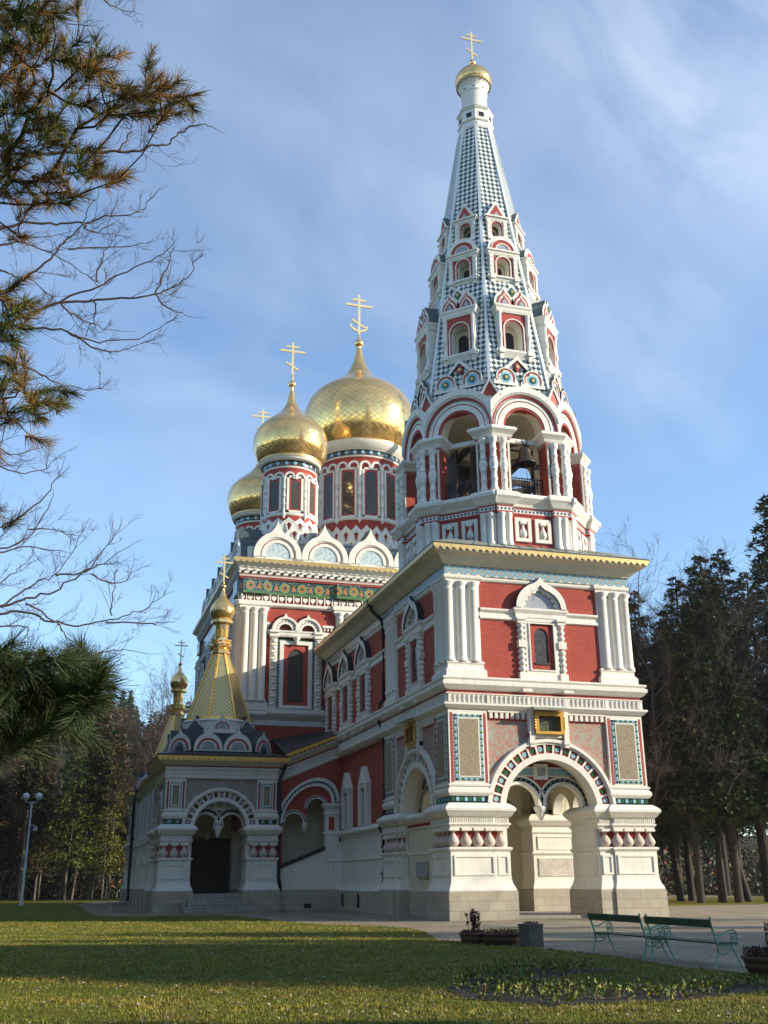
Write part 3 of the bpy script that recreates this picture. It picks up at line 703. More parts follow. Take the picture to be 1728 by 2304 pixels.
lm=lancet().mesh('window'); mb=MB(); mb.box(-.42,-.34,.0,.10,4.52,6.5,'white')
for z in [4.6+.16*i for i in range(12)]: mb.box(-.43,-.34,.0,.12,z,z+.09,'tile_green')
lt=mb.mesh('tile_strip'); mb=MB(); mb.box(-.42,.42,-.02,.03,4.5,6.55,'white_metal'); lp=mb.mesh('pane')
for yy in (14.1,17.9):
    for rz,x in ((-90,.15-nx),(90,.15+nx)):
        w=clink('window',lm,x,yy,0,rz); clink('pane',lp,0,0,0,0,parent=w); clink('tile_strip',lt,0,0,0,0,parent=w); clink('tile_strip',lt,.76,0,0,0,parent=w)
mb=MB()
for yy in (15.0,19.0-.6):
    mb.T=frm(-nx,-0,-90); mb.ext(archpoly(-(yy-CY),.22,.24,.72),.2,.262,'vent',back=False)
v_=cput('vent',mb,.15,4.95)
# drain pipes
def drain(x,y,ztop,pts,z0=.0,r=.10):
    mb=MB(); mb.tube([(0,0,ztop)]+pts,r,'iron',n=8)
    return mb
mb=MB(); mb.tube([(-.85,0,16.1),(-.78,0,15.75),(-.25,0,15.3),(-.12,0,15.0),(-.12,0,10.9),(-.35,0,10.6),(-.40,0,9.6),(-.12,0,9.2),(-.12,0,4.95),(-.38,0,4.7),(-.38,0,4.2),(-.2,0,3.9),(-.2,0,1.4),(-.35,0,1.1),(-.36,0,.12)],.11,'iron',n=8)
for z in (14.2,12.1,8.2,6.3,3.2,1.9): mb.lathe([(.15,z),(.15,z+.1)],'iron',-.12 if z>4 else -.2,0,n=8)
mb.box(-1.05,-.75,-.16,.16,15.95,16.35,'iron')
for x in (.15-4.62,): cput('drainpipe',mb,x,10.25)
# ================= OCTAGON : pedestal, belfry, spire
OX,OY=.10,4.95
T8=math.tan(R(22.5))
def octpath(r): return [(r/math.cos(R(22.5))*math.cos(R(22.5+45*i)),r/math.cos(R(22.5))*math.sin(R(22.5+45*i))) for i in range(8)]
mb=MB(); mb.mold(octpath(4.6),[(.28,16.2),(.28,16.62),(.20,16.66),(.12,16.72),(.06,16.78,'red_paint'),(.06,16.86),(.0,16.88,'brick'),(.0,18.42,'brick'),(.04,18.43,'red_paint'),(.04,18.52),(.02,18.53,'dots_octagon'),(.02,18.72),(.06,18.73,'red_paint'),(.06,18.80),(.12,18.82),(.16,18.95),(.28,19.08),(.36,19.18),(.40,19.22),(.40,19.36),(.34,19.44),(.1,19.54),(-4.4,19.56,'cream')],'white'); cput('octagon_wall',mb,OX,OY)
mb=MB()
for s in(-1,1):
    x0,x1=sorted((s*1.12,s*1.90)); mb.box(x0,x1,4.58,4.74,16.75,18.42,'white')
    for u in (1.32,1.68): mb.lathe([(.2,16.75),(.2,16.9),(.155,16.95),(.155,18.2),(.2,18.3),(.2,18.42)],'white',s*u,4.74,n=12)
    mb.box(x0-.0,x1,4.5,4.92,16.15,16.70,'white'); mb.mold([(x0,4.6),(x0,4.82),(x1,4.82),(x1,4.6)],[(0,18.40,'red_paint'),(.03,18.43,'red_paint'),(.03,18.52,'dots_octagon'),(.03,18.72,'red_paint'),(.03,18.8),(.12,18.86),(.26,19.1),(.34,19.2),(.34,19.38),(.2,19.5),(-.1,19.54)],'white',closed=False,side=1)
    # framed vase panels
    c=s*.53; 
    for (a,b,z0,z1) in ((-.42,.42,18.08,18.26),(-.42,.42,17.05,17.22),(-.42,-.25,17.22,18.08),(.25,.42,17.22,18.08)): mb.box(c+a,c+b,4.58,4.72,z0,z1,'white')
    mb.box(c-.26,c+.26,4.58,4.61,17.2,18.1,'red_paint'); jug(mb,c,4.62,17.24,.82,.19,'white')
pf=mb.mesh('vase_panels')
for k in range(8): clink('vase_panels',pf,OX,OY,0,45*k)
# belfry piers at the vertices
def piergeo(R0,R1,uo):
    """plan polygon around the vertex at +u of face 0 (rz=0) between radii R1<R0"""
    rot=lambda u,d,s:(u*math.cos(R(45))*1+d*math.sin(R(45))*1, 0)
    def face1(u,d):   # face rotated by +45 (counter-clockwise in xy), given in (u,d) of face 0
        x=u*math.cos(R(45))+d*math.sin(R(45)); y=u*math.sin(R(45))-d*math.cos(R(45)); return (x,-y)
    return [(uo,R0),(R0*T8,R0),face1(-uo,R0),face1(-uo,R1),(R1*T8,R1),(uo,R1)]
pp=piergeo(4.6,3.75,1.02)
mb=MB(); mb.mold(pp,[(0,19.5),(0,22.5)],'brick',cap=False); 
mb.mold(pp,[(-.02,22.38),(.05,22.40,'red_paint'),(.05,22.48),(.08,22.5),(.12,22.55),(.16,22.66),(.28,22.80),(.34,22.86),(.34,22.98),(.25,23.06),(-.1,23.12),(-.4,23.13)],'white',cap=True)
mb.mold(piergeo(4.66,3.75,1.0),[(0,19.5),(.03,19.5),(.03,19.62),(0,19.64)],'white')
for q in (0,1):
    if q==1:
        T0=mb.T
        def F1(u,d,z):
            x=-u*math.cos(R(45))+d*math.sin(R(45)); y=-u*math.sin(R(45))-d*math.cos(R(45)); return (x,y,z)
        mb.T=F1
    mb.box(1.04,1.12,4.6,4.68,19.55,22.36,'white')
    for j in range(26): mb.box(1.03,1.13,4.6,4.70,19.6+j*.105,19.65+j*.105,'white')
    mb.box(1.06,1.85,4.55,4.63,22.2,22.4,'white')
mb.T=frm(); bp=mb.mesh('belfry_pier')
def belcol():
    mb=MB(); r=.15
    P=[(r*1.4,0),(r*1.4,.1),(r*1.05,.2)]
    P+=[(r,.28),(r,.55),(r*1.2,.58),(r*1.2,.63),(r,.66),(r,1.05),(r*1.25,1.08),(r*1.25,1.13),(r*1.05,1.16),(r*1.45,1.3),(r*1.5,1.45),(r*1.3,1.6),(r*1.05,1.68),(r*1.25,1.7),(r*1.25,1.75),(r,1.78),(r,2.15),(r*1.2,2.18),(r*1.2,2.23),(r,2.26),(r,2.55),(r*1.3,2.62),(r*1.5,2.72),(r*1.5,2.84)]
    mb.lathe(P,'white',n=16); return mb.mesh('column')
bc=belcol()
v1=(4.66*T8+.02,4.70)
for k in range(8):
    p=clink('belfry_pier',bp,OX,OY,0,45*k)
    # vertex column + one on each face
    x=(4.7/math.cos(R(22.5)))*math.sin(R(22.5)); y=(4.7/math.cos(R(22.5)))*math.cos(R(22.5))
    clink('column',bc,x,-y,19.58,0,parent=p); clink('column',bc,1.40,-4.68,19.58,0,parent=p)
    X=-1.40*math.cos(R(45))+4.68*math.sin(R(45)); Y=-1.40*math.sin(R(45))-4.68*math.cos(R(45)); clink('column',bc,X,Y,19.58,0,parent=p)
# arch wall + archivolt on each face
d=4.28; um=d*T8
mb=MB(); r=1.05; cz=23.3; P=[(um,23.05),(um,25.2),(-um,25.2),(-um,23.05)]+[(-r,23.05)]+[(r*math.cos(PI-PI*i/20),cz+r*math.sin(PI-PI*i/20)) for i in range(21)]+[(r,23.05)]
mb.ext(P,3.7,d,'white','cream',sc0=3.7/4.28); bw=mb.mesh('arch_wall')
mb=MB()
um=lambda dd:dd*T8
for r0,r1,dd,m in ((1.04,1.16,4.34,'red_paint'),(1.16,1.44,4.38,'white'),(1.44,1.50,4.34,'red_paint'),(1.50,1.60,4.40,'white'),(1.60,1.72,4.36,'dots_octagon'),(1.72,1.82,4.44,'red_paint'),(1.82,1.93,4.50,'white'),(1.93,2.26,4.56,'white')):
    mb.arch(0,cz,r0,r1,3.9 if r0<1.1 else 4.2,dd,m,a0=-12 if r0<1.9 else 0,a1=192 if r0<1.9 else 180,n=36,umax=um(dd)-.002)
for i in range(44):
    a=R(22+136*i/43); q=1.875
    if abs(q*math.cos(a))<um(4.5)-.05: mb.box(q*math.cos(a)-.016,q*math.cos(a)+.016,4.48,4.54,cz+q*math.sin(a)-.045,cz+q*math.sin(a)+.045,'white')
for i in range(30):
    a=R(14+152*i/29); q=1.66
    if abs(q*math.cos(a))<um(4.4)-.05: mb.ext([(q*math.cos(a)+.035*math.cos(R(60*j)),cz+q*math.sin(a)+.035*math.sin(R(60*j))) for j in range(6)],4.36,4.375,'tile_dark',back=False)
ba=mb.mesh('archivolt')
mb=MB(); mb.box(-1.1,1.1,3.72,3.9,22.62,22.86,'white'); bb=mb.mesh('beam')
mb=MB()   # iron railing
mb.box(-1.02,1.02,4.0,4.04,20.62,20.67,'iron'); mb.box(-1.02,1.02,4.0,4.04,20.0,20.03,'iron')
for j in range(15): u=-1.0+j*2/14; mb.box(u-.014,u+.014,4.0,4.03,19.56,20.62,'iron')
for c in (-.66,0,.66):
    mb.arch(c,20.33,.17,.20,4.0,4.03,'iron',a0=0,a1=360,n=16); mb.box(c-.02,c+.02,4.0,4.03,20.1,20.55,'iron'); mb.box(c-.13,c+.13,4.0,4.03,20.35,20.39,'iron')
rl=mb.mesh('railing')
for k in range(8):
    w=clink('arch_wall',bw,OX,OY,0,45*k); clink('archivolt',ba,0,0,0,0,parent=w); clink('beam',bb,0,0,0,0,parent=w); clink('railing',rl,OX,OY,0,45*k)
mb=MB(); mb.lathe([(3.72,24.6),(3.6,24.65),(2.5,25.2)],'cream',n=8,a0=22.5,a1=382.5,smooth=False); cput('belfry_ceiling',mb,OX,OY)
mb=MB()   # timber bell frame with boards, added to darken the belfry inside
for (x,y) in ((-1.75,-1.75),(1.75,-1.75),(1.75,1.75),(-1.75,1.75)): mb.box(x-.16,x+.16,y-.16,y+.16,19.5,23.4,'wood_door')
for z in (21.2,23.2):
    for s in (-1.75,1.75): mb.box(-1.9,1.9,s-.13,s+.13,z,z+.28,'wood_door'); mb.box(s-.13,s+.13,-1.9,1.9,z,z+.27,'wood_door')
for k in range(9): mb.box(-2.0+k*.30,-1.74+k*.30,-2.1,-2.0,19.5,23.6,'wood_door')
for k in range(7): mb.box(-2.1,-2.0,-2.0+k*.3,-1.74+k*.3,19.5,23.6,'wood_door')
cput('bell_frame',mb,OX,OY)
# small gables at the vertices
mb=MB(); dd=4.30; v=dd/math.cos(R(22.5))
mb.T=frm(0,0,22.5)
mb.ext([(-.42,24.95),(.42,24.95),(0,25.75)],v-.6,v+.02,'red_paint','roof_olive')
for s in(-1,1): mb.ext([(s*.02,25.92),(s*.02,25.7),(s*.44,24.9),(s*.58,24.9)],v-.6,v+.08,'white','roof_olive')
gv=mb.mesh('gable')
for k in range(8): clink('gable',gv,OX,OY,0,45*k)
# spire
ZA,ZB=24.9,45.0; RA=4.05+.161*.9; SL=(RA-1.0)/(ZB-ZA)
def sR(z): return RA-(z-ZA)*SL
LV=[dict(R=3.78,z0=27.55,zw=28.05,zs=29.35,w=.46,bw=.92,zc=30.28,zt=30.72),
    dict(R=2.90,z0=32.75,zw=33.15,zs=34.0,w=.32,bw=.82,zc=34.45,zt=34.80),
    dict(R=2.32,z0=35.80,zw=36.10,zs=36.85,w=.25,bw=.60,zc=37.18,zt=37.48)]
mb=MB()
for k in range(8):
    c,s_=math.cos(R(45*k)),math.sin(R(45*k))
    def T(u,d,z,k=k): r_=sR(z); return (u*math.cos(R(45*k))+r_*math.sin(R(45*k)),u*math.sin(R(45*k))-r_*math.cos(R(45*k)),z)
    mb.T=T
    holes=[rect(-L_['w']-.12,L_['w']+.12,L_['zw']-.1,L_['zs']+L_['w']+.1) for L_ in LV]
    mb.ext([(-RA*T8,ZA),(RA*T8,ZA),(T8*1.0,ZB),(-T8*1.0,ZB)],0,0,'spire_tile',holes=holes,back=False)
spire=cput('spire',mb,OX,OY)
mb=MB()
q0=(RA/math.cos(R(22.5)));q1=1.0/math.cos(R(22.5)); w=.085
mb.T=frm(0,0,22.5)
mb.add([(-w,q0-.2,ZA+1.0),(w,q0-.2,ZA+1.0),(w,q0-.2+.17-.16,ZA+1.0),(-w,q0-.2+.01,ZA+1.0)],[],'white')
def ribp(z,o): return (sR(z)/math.cos(R(22.5)))+o
P=[]
for z in (ZA+.9,ZB):
    P+=[(-w,ribp(z,-.15),z),(-w*.9,ribp(z,.05),z),(w*.9,ribp(z,.05),z),(w,ribp(z,-.15),z)]
mb.add(P,[(0,1,5,4),(1,2,6,5),(2,3,7,6),(0,1,2,3)],'white_metal'); rib=mb.mesh('spire_rib')
for k in range(8): clink('spire_rib',rib,0,0,0,45*k,parent=spire)
# round kokoshniks at the spire foot
mb=MB()
for s in (-1,1):
    c=s*.76; O=ogee(c,25.78,.70,1.22); 
    mb.ext(O,3.4,4.14,'white','roof_green')
    mb.arch(c,26.2,.42,.50,4.13,4.16,'red_paint',a0=-20,a1=200,n=24); mb.arch(c,26.2,.50,.56,4.13,4.18,'white',a0=-25,a1=205,n=24)
    mb.arch(c,26.2,.0001,.32,4.13,4.15,'tile_blue',a0=0,a1=360,n=20); mb.arch(c,26.2,.0001,.20,4.14,4.17,'tile_green',a0=0,a1=360,n=16); mb.arch(c,26.2,.0001,.09,4.16,4.2,'gilt_edge',a0=0,a1=360,n=8)
    mb.ext([(s*.0,27.62),(s*.0,27.38),(s*.62,26.75),(s*.74,26.88)],3.3,4.02,'white','roof_green')
mb.ext([(0,27.3),(-.2,27.0),(0,26.7),(.2,27.0)],3.5,3.98,'red_paint'); mb.arch(0,27.0,.0001,.1,3.97,4.02,'gilt_edge',a0=0,a1=360,n=8)
kk=mb.mesh('kokoshnik')
for k in range(8): clink('kokoshnik',kk,0,0,0,45*k,parent=spire)
def dormer(i,L_):
    mb=MB(); R_=L_['R']; w=L_['w']; bw=L_['bw']; z0,zw,zs,zc,zt=(L_[x] for x in('z0','zw','zs','zc','zt')); back=sR(zt+.9)-.15
    mb.ext(rect(-bw,bw,zw-.1,zc),back,R_,'red_paint','white',holes=[archpoly(0,zw,w+.02,zs)])
    # niche (cream) and dark opening
    mb.ext(archpoly(0,zw,w+.02,zs),R_-.62,R_-.60,'cream',back=False)
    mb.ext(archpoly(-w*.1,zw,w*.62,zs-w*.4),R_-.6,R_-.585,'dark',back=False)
    mb.arch(0,zs,w,w+.09,R_-.02,R_+.03,'red_paint',n=16); mb.arch(0,zs,w+.09,w+.15,R_-.02,R_+.07,'white',n=16)
    for s in(-1,1):
        x0,x1=sorted((s*(w+.09),s*(w+.15))); mb.box(x0,x1,R_-.02,R_+.07,zw,zs,'white')
        c=s*(bw-.1); q=.095
        if i==0:
            mb.lathe([(q*1.2,zw),(q*1.2,zw+.12),(q*.7,zw+.2),(q*.7,zw+.7),(q*1.15,zw+.74),(q*1.15,zw+1.05),(q*.7,zw+1.1),(q*.7,zc-.3),(q*1.3,zc-.1),(q*1.3,zc)],'white',c,R_+.06,n=10); mb.box(c-.11,c+.11,R_-.02,R_+.06,zw,zc,'white')
        else:
            mb.box(c-.11,c+.11,R_-.02,R_+.13,zw,zc,'white')
            z=zw+.25
            while z<zc-.1: mb.box(c-.13,c+.13,R_-.01,R_+.15,z,z+.03,'white'); z+=.28
        mb.box(c-.14,c+.14,R_-.02,R_+.22,zw-.28,zw,'white'); mb.box(c-.09,c+.09,R_-.1,R_+.14,z0-.12,zw-.28,'white')
    mb.mold([(-bw-.02,back),(-bw-.02,R_+.02),(bw+.02,R_+.02),(bw+.02,back)],[(0,z0+.0),(.02,z0+.05),(.08,z0+.18),(.16,zw-.16),(.16,zw-.08),(.10,zw-.02),(-.1,zw)],'white',closed=False,side=1)
    mb.mold([(-bw,back),(-bw,R_+.04),(bw,R_+.04),(bw,back)],[(-.05,zc-.02),(.03,zc),(.08,zc+.12),(.10,zc+.24),(.16,zt-.1),(.16,zt),(-.3,zt+.02)],'white',closed=False,side=1)
    def roof(poly,d):   # cover of the pediment running back into the spire
        mb.ext(poly,back-.1,d,'white','roof_green')
    D=R_+.06
    if i==0:
        for s in(-1,1):
            c=s*.49
            for (ww,hh,dd,m) in ((.60,1.25,D,'white'),(.44,.96,D+.03,'red_paint'),(.35,.78,D+.05,'white'),(.26,.60,D+.07,'red_paint'),(.17,.42,D+.08,'mosaic_grey')):
                O=ogee(c,zt,ww,hh,k=.8)
                if m=='white' and dd==D: roof(O,D)
                else: mb.ext(O,D-.02,dd,m,back=False)
        P=[(-.62,zt+.5),(.62,zt+.5),(.0,zt+1.42)]; roof(P,D-.02)
        mb.ext([(0,zt+1.18),(-.22,zt+.88),(0,zt+.58),(.22,zt+.88)],D-.02,D+.03,'tile_green',back=False); mb.arch(0,zt+.88,.0001,.08,D,D+.07,'gilt_edge',a0=0,a1=360,n=8)
    elif i==1:
        P=[((bw+.08)*math.cos(PI*j/20),zt+(bw+.08)*1.08*math.sin(PI*j/20)) for j in range(21)]; roof(P,D)
        mb.arch(0,zt,.46,.68,D-.01,D+.03,'red_paint',n=20); mb.arch(0,zt,.40,.46,D-.01,D+.06,'white',n=20); mb.arch(0,zt,.0001,.40,D-.01,D+.02,'mosaic_grey',n=16); mb.arch(0,zt,.68,.72,D-.01,D+.06,'white',n=20)
    else:
        roof([(-bw-.06,zt),(bw+.06,zt),(0,zt+1.1)],D); mb.ext([(-bw*.72,zt+.03),(bw*.72,zt+.03),(0,zt+.82)],D-.01,D+.03,'red_paint',back=False); mb.ext([(-.2,zt+.03),(.2,zt+.03),(0,zt+.35)],D,D+.05,'mosaic_grey',back=False)
    return mb
for i,L_ in enumerate(LV):
    me=dormer(i,L_).mesh('dormer')
    for k in range(8): clink('dormer',me,0,0,0,45*k,parent=spire)
# collar, drum and little dome
mb=MB(); op_=octpath
mb.mold(octpath(.98),[(.02,44.9),(.06,44.95),(.06,45.0),(.0,45.03),(-.02,45.45),(.05,45.5),(.08,45.56),(.0,45.62),(.0,46.35),(.06,46.4),(.1,46.48,'roof_green'),(.1,46.52,'roof_green'),(-.2,46.75)],'white')
for k in range(8):
    mb.T=frm(0,0,45*k); mb.box(-.17,.17,.97,1.0,45.78,46.12,'vent'); mb.box(-.24,.24,.96,.99,45.72,46.2,'white_metal')
    mb.box(-.3,.3,.95,1.01,45.08,45.4,'white_metal')
mb.T=frm()
cput('collar',mb,0,0,0,0,parent=spire)
mb=MB(); mb.lathe([(.80,46.6),(.78,48.0),(.79,48.05),(.84,48.1),(.84,48.18),(.80,48.22),(.82,48.4),(.92,48.65),(1.02,48.8),(1.06,48.86)],'white',n=40)
for k in range(16): mb.T=frm(0,0,22.5*k); mb.box(-.1,.1,.76,.83,48.26,48.3,'dark') if k%2 else None
mb.T=frm(); cput('drum',mb,0,0,0,0,parent=spire)
def cross(h,w,t=.07,crescent=False,th=.05):
    """orthodox cross, base at z=0"""
    mb=MB(); m='cross_gold'
    mb.box(-t,t,-th,th,0,h,m); mb.box(-w,w,-th*.9,th*.9,h*.70,h*.70+t*2.1,m); mb.box(-w*.52,w*.52,-th*.9,th*.9,h*.84,h*.84+t*1.8,m)
    a=w*.52; s=.55
    mb.ext([(-a,h*.30+a*s),(-a,h*.30+a*s-t*2.1),(a,h*.30-a*s-t*2.1),(a,h*.30-a*s)],-th*.9,th*.9,m)
    if crescent:
        O=[(.75*w*math.cos(R(200+140*i/16)),h*.19+.75*w*math.sin(R(200+140*i/16))) for i in range(17)]; I=[(.66*w*math.cos(R(200+140*i/16)),h*.19+.12*w+.70*w*math.sin(R(200+140*i/16))) for i in range(17)]
        O=[(x,z+.35*w) for x,z in O]; I=[(x,z+.35*w) for x,z in I]
        mb.ext(O+I[::-1],-th*.9,th*.9,m)
    return mb
def dome(x,y,prof,m,rim,crossm,zc,zball,rball,parent=None,na=64):
    """onion dome; mesh origin on its axis at z of widest ring"""
    ze=max(prof,key=lambda p:p[0])[1]
    # smooth the profile with a Catmull-Rom
    P=[]
    for i in range(len(prof)-1):
        p0=prof[max(i-1,0)];p1=prof[i];p2=prof[i+1];p3=prof[min(i+2,len(prof)-1)]
        for j in range(6):
            t=j/6; P.append(tuple(.5*((2*p1[q])+(-p0[q]+p2[q])*t+(2*p0[q]-5*p1[q]+4*p2[q]-p3[q])*t*t+(-p0[q]+3*p1[q]-3*p2[q]+p3[q])*t**3) for q in (0,1)))
    P.append(prof[-1])
    mb=MB(); mb.lathe([(max(r_,.005),z-ze) for r_,z in P],m,n=na)
    if parent is None: o=cput('dome',mb,x,y,ze)
    else: o=cput('dome',mb,x,y,ze,parent=parent)
    mb=MB(); b=rball; zb=zball-ze
    mb.lathe([(prof[-1][0],prof[-1][1]-ze-.05),(b*.30,zb-b*1.5),(b*.55,zb-b*1.15),(b*.4,zb-b*1.0),(b*.75,zb-b*.7),(b,zb-b*.15),(b,zb+b*.15),(b*.75,zb+b*.7),(b*.35,zb+b),(b*.35,zb+b*1.3),(b*.18,zc-ze+.1)],'gold',n=20); cput('finial',mb,0,0,0,0,parent=o)
    cput('cross',crossm,0,0,zc-ze,0,parent=o)
    if rim:
        r_,z=rim; mb=MB(); n=int(2*PI*r_/.22); pts=[]
        for i in range(n*4+1):
            a=2*PI*i/(n*4); zz=(i%4)/4; s=abs(math.sin(PI*i/4)); pts.append((a,s))
        V=[];F=[]
        for a,s in pts: V+=[(r_*math.cos(a),r_*math.sin(a),z-ze+.06),(r_*1.0*math.cos(a),r_*math.sin(a),z-ze-.05-.12*s)]
        for i in range(len(pts)-1): F.append((2*i,2*i+1,2*i+3,2*i+2))
        mb.add(V,F,'gilt_edge'); cput('dome_rim',mb,0,0,0,0,parent=o)
    return o
# little spire dome: the parent (spire) sits at the octagon axis, so parent to church with its own parts
dome(OX,OY,[(1.0,48.86),(1.12,49.0),(1.16,49.25),(1.10,49.55),(.92,49.85),(.62,50.1),(.34,50.28),(.16,50.45)],'gold_tiny',(1.10,48.9),cross(2.35,.70,.055,th=.035),51.0,50.78,.22)
# ================= BELLS (hang in the belfry: things of their own)
def bell(x,y,ztop,h,r,label,rope=False):
    root=empty('bell',(x,y,ztop-h),label=label,cat='bell')
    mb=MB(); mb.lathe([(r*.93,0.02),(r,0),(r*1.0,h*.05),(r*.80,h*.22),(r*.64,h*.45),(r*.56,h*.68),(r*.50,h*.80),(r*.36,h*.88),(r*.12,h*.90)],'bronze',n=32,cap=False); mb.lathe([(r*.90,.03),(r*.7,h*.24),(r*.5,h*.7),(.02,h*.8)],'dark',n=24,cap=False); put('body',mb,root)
    mb=MB(); mb.arch(0,h*.93,r*.10,r*.2,-.04,.04,'bronze',a0=0,a1=360,n=12); mb.tube([(-.1,0,h*.95),(-.16,0,h*1.28)],.03,'iron'); mb.tube([(.1,0,h*.95),(.16,0,h*1.28)],.03,'iron'); put('hanger',mb,root)
    mb=MB(); mb.tube([(0,0,h*.7),(0,0,-.05)],.025,'iron'); mb.lathe([(.02,-.13),(.07,-.08),(.07,0),(.02,.05)],'iron',n=8)
    if rope: mb.tube([(0,0,-.1),(.12,-.1,-.9),(.2,-.15,-1.6)],.012,'iron',n=4)
    put('clapper',mb,root)
bell(.22,.92,22.55,1.12,.53,'bronze bell hanging in the sunlit front opening of the belfry',True)
bell(-.1,5.1,23.2,2.9,1.5,'large dark bronze bell in the middle of the belfry')
bell(OX-3.75,OY-.1,22.2,1.25,.58,'small dark bell at the left side opening of the belfry')
# ================================================================ NAVE
NXC=.3; NH=11.05; NC=YN+NH-.3   # half width and centre
NF=lambda rz:frm(0,0,rz)
def npath(a): return square(a)
def nput(name,mb,rz=0,parent=None,z=0): return cput(name,mb,NXC,NC,z,rz,parent=parent)
mb=MB(); a=NH-.35
mb.mold(npath(a),[(.0,-.1,'plinth_stone'),(.0,1.2,'white'),(.0,4.4,'brick'),(0,11.1,'brick'),(0,19.0,'brick')],'brick'); nput('wall',mb)
mb=MB(); mb.mold(npath(a),[(0,11.15),(.06,11.2),(.06,11.5),(.12,11.56),(.3,11.7),(.42,11.82),(.42,11.95),(.3,12.02),(.36,12.1),(.36,12.2),(.1,12.25),(0,12.26)],'white'); nput('string_course',mb)
mb=MB(); mb.mold(npath(a),[(0,19.05),(.12,19.1),(.2,19.18),(.2,19.3),(.1,19.36),(.02,19.4,'red_paint'),(.02,19.92)],'white'); nput('string_course',mb)
mb=MB(); mb.mold(npath(a),[(.12,19.90),(.12,20.92),(.0,20.93)],'frieze_green'); 
for rz in (0,-90):
    mb.T=frm(0,0,rz)
    for c in (-9.85,-3.35,3.65,9.85):
        if rz==-90 and abs(c)<5: continue
        mb.box(c-.85 if abs(c)>5 else c-.85,c+.85,a+.05,a+.36,19.92,20.92,'frieze_green')
nput('frieze',mb)
mb=MB(); mb.mold(npath(a),[(.14,20.93,'red_paint'),(.2,20.95,'red_paint'),(.2,21.06,'stone_trim'),(.26,21.08,'stone_trim'),(.26,21.2,'red_paint'),(.22,21.22),(.3,21.3),(.3,21.62),(.36,21.66),(.40,21.7),(.40,21.76),(.55,21.86),(.66,21.95),(.70,22.0),(.70,22.15),(-.5,22.3)],'white'); nput('cornice',mb)
mb=MB()
for rz in (0,-90):
    mb.T=frm(0,0,rz); u=-NH+.1
    while u<NH-.1:   # heart row + small corbels
        mb.box(u-.035,u+.035,a,a+.13,19.40,19.92,'white')
        mb.ext([(u+.12,19.82),(u+.42,19.82),(u+.44,19.66),(u+.27,19.46),(u+.10,19.66)],a+.02,a+.09,'white',back=False)
        mb.arch(u+.2,21.38,.0,.10,a+.30,a+.32,'dark',n=8); mb.box(u+.1,u+.3,a+.29,a+.32,21.28,21.38,'dark')
        mb.box(u-.06,u+.08,a+.28,a+.42,21.5,21.6,'white')
        u+=.54
nput('corbel_row',mb)
mb=MB(); e=a+.74; valance(mb,[(-e,-e),(e,-e),(e,e),(-e,e)],21.93,22.26,0,side=1,per=.42,closed=True); nput('gilt_eave',mb)
# corner clusters of columns
hn=halfcolumn(6.2,.25).mesh('column')
cbm=MB(); cbm.box(-.85,.85,-.3,.12,12.2,19.1,'white'); cbm.mold([(-.85,-.3),(-.85,.14),(.85,.14),(.85,-.3)],[(.2,12.2),(.2,12.5),(.14,12.56),(.08,12.66),(.08,12.78),(0,12.82)],'white',closed=False,side=1); cbm.mold([(-.85,-.3),(-.85,.14),(.85,.14),(.85,-.3)],[(0,18.78),(.12,18.86),(.16,18.92),(.16,19.05),(.26,19.1),(.26,19.4)],'white',closed=False,side=1)
cbm=cbm.mesh('pilaster_block')
for rz in (0,-90):
    for c in (-9.85,-3.35,3.65,9.85):
        x=NXC+c*math.cos(R(rz))+a*math.sin(R(rz)); y=NC+c*math.sin(R(rz))-a*math.cos(R(rz))
        b_=clink('pilaster_block',cbm,x,y,0,rz)
        for q in (-.6,0,.6): clink('column',hn,q,-.16,12.7,0,parent=b_)
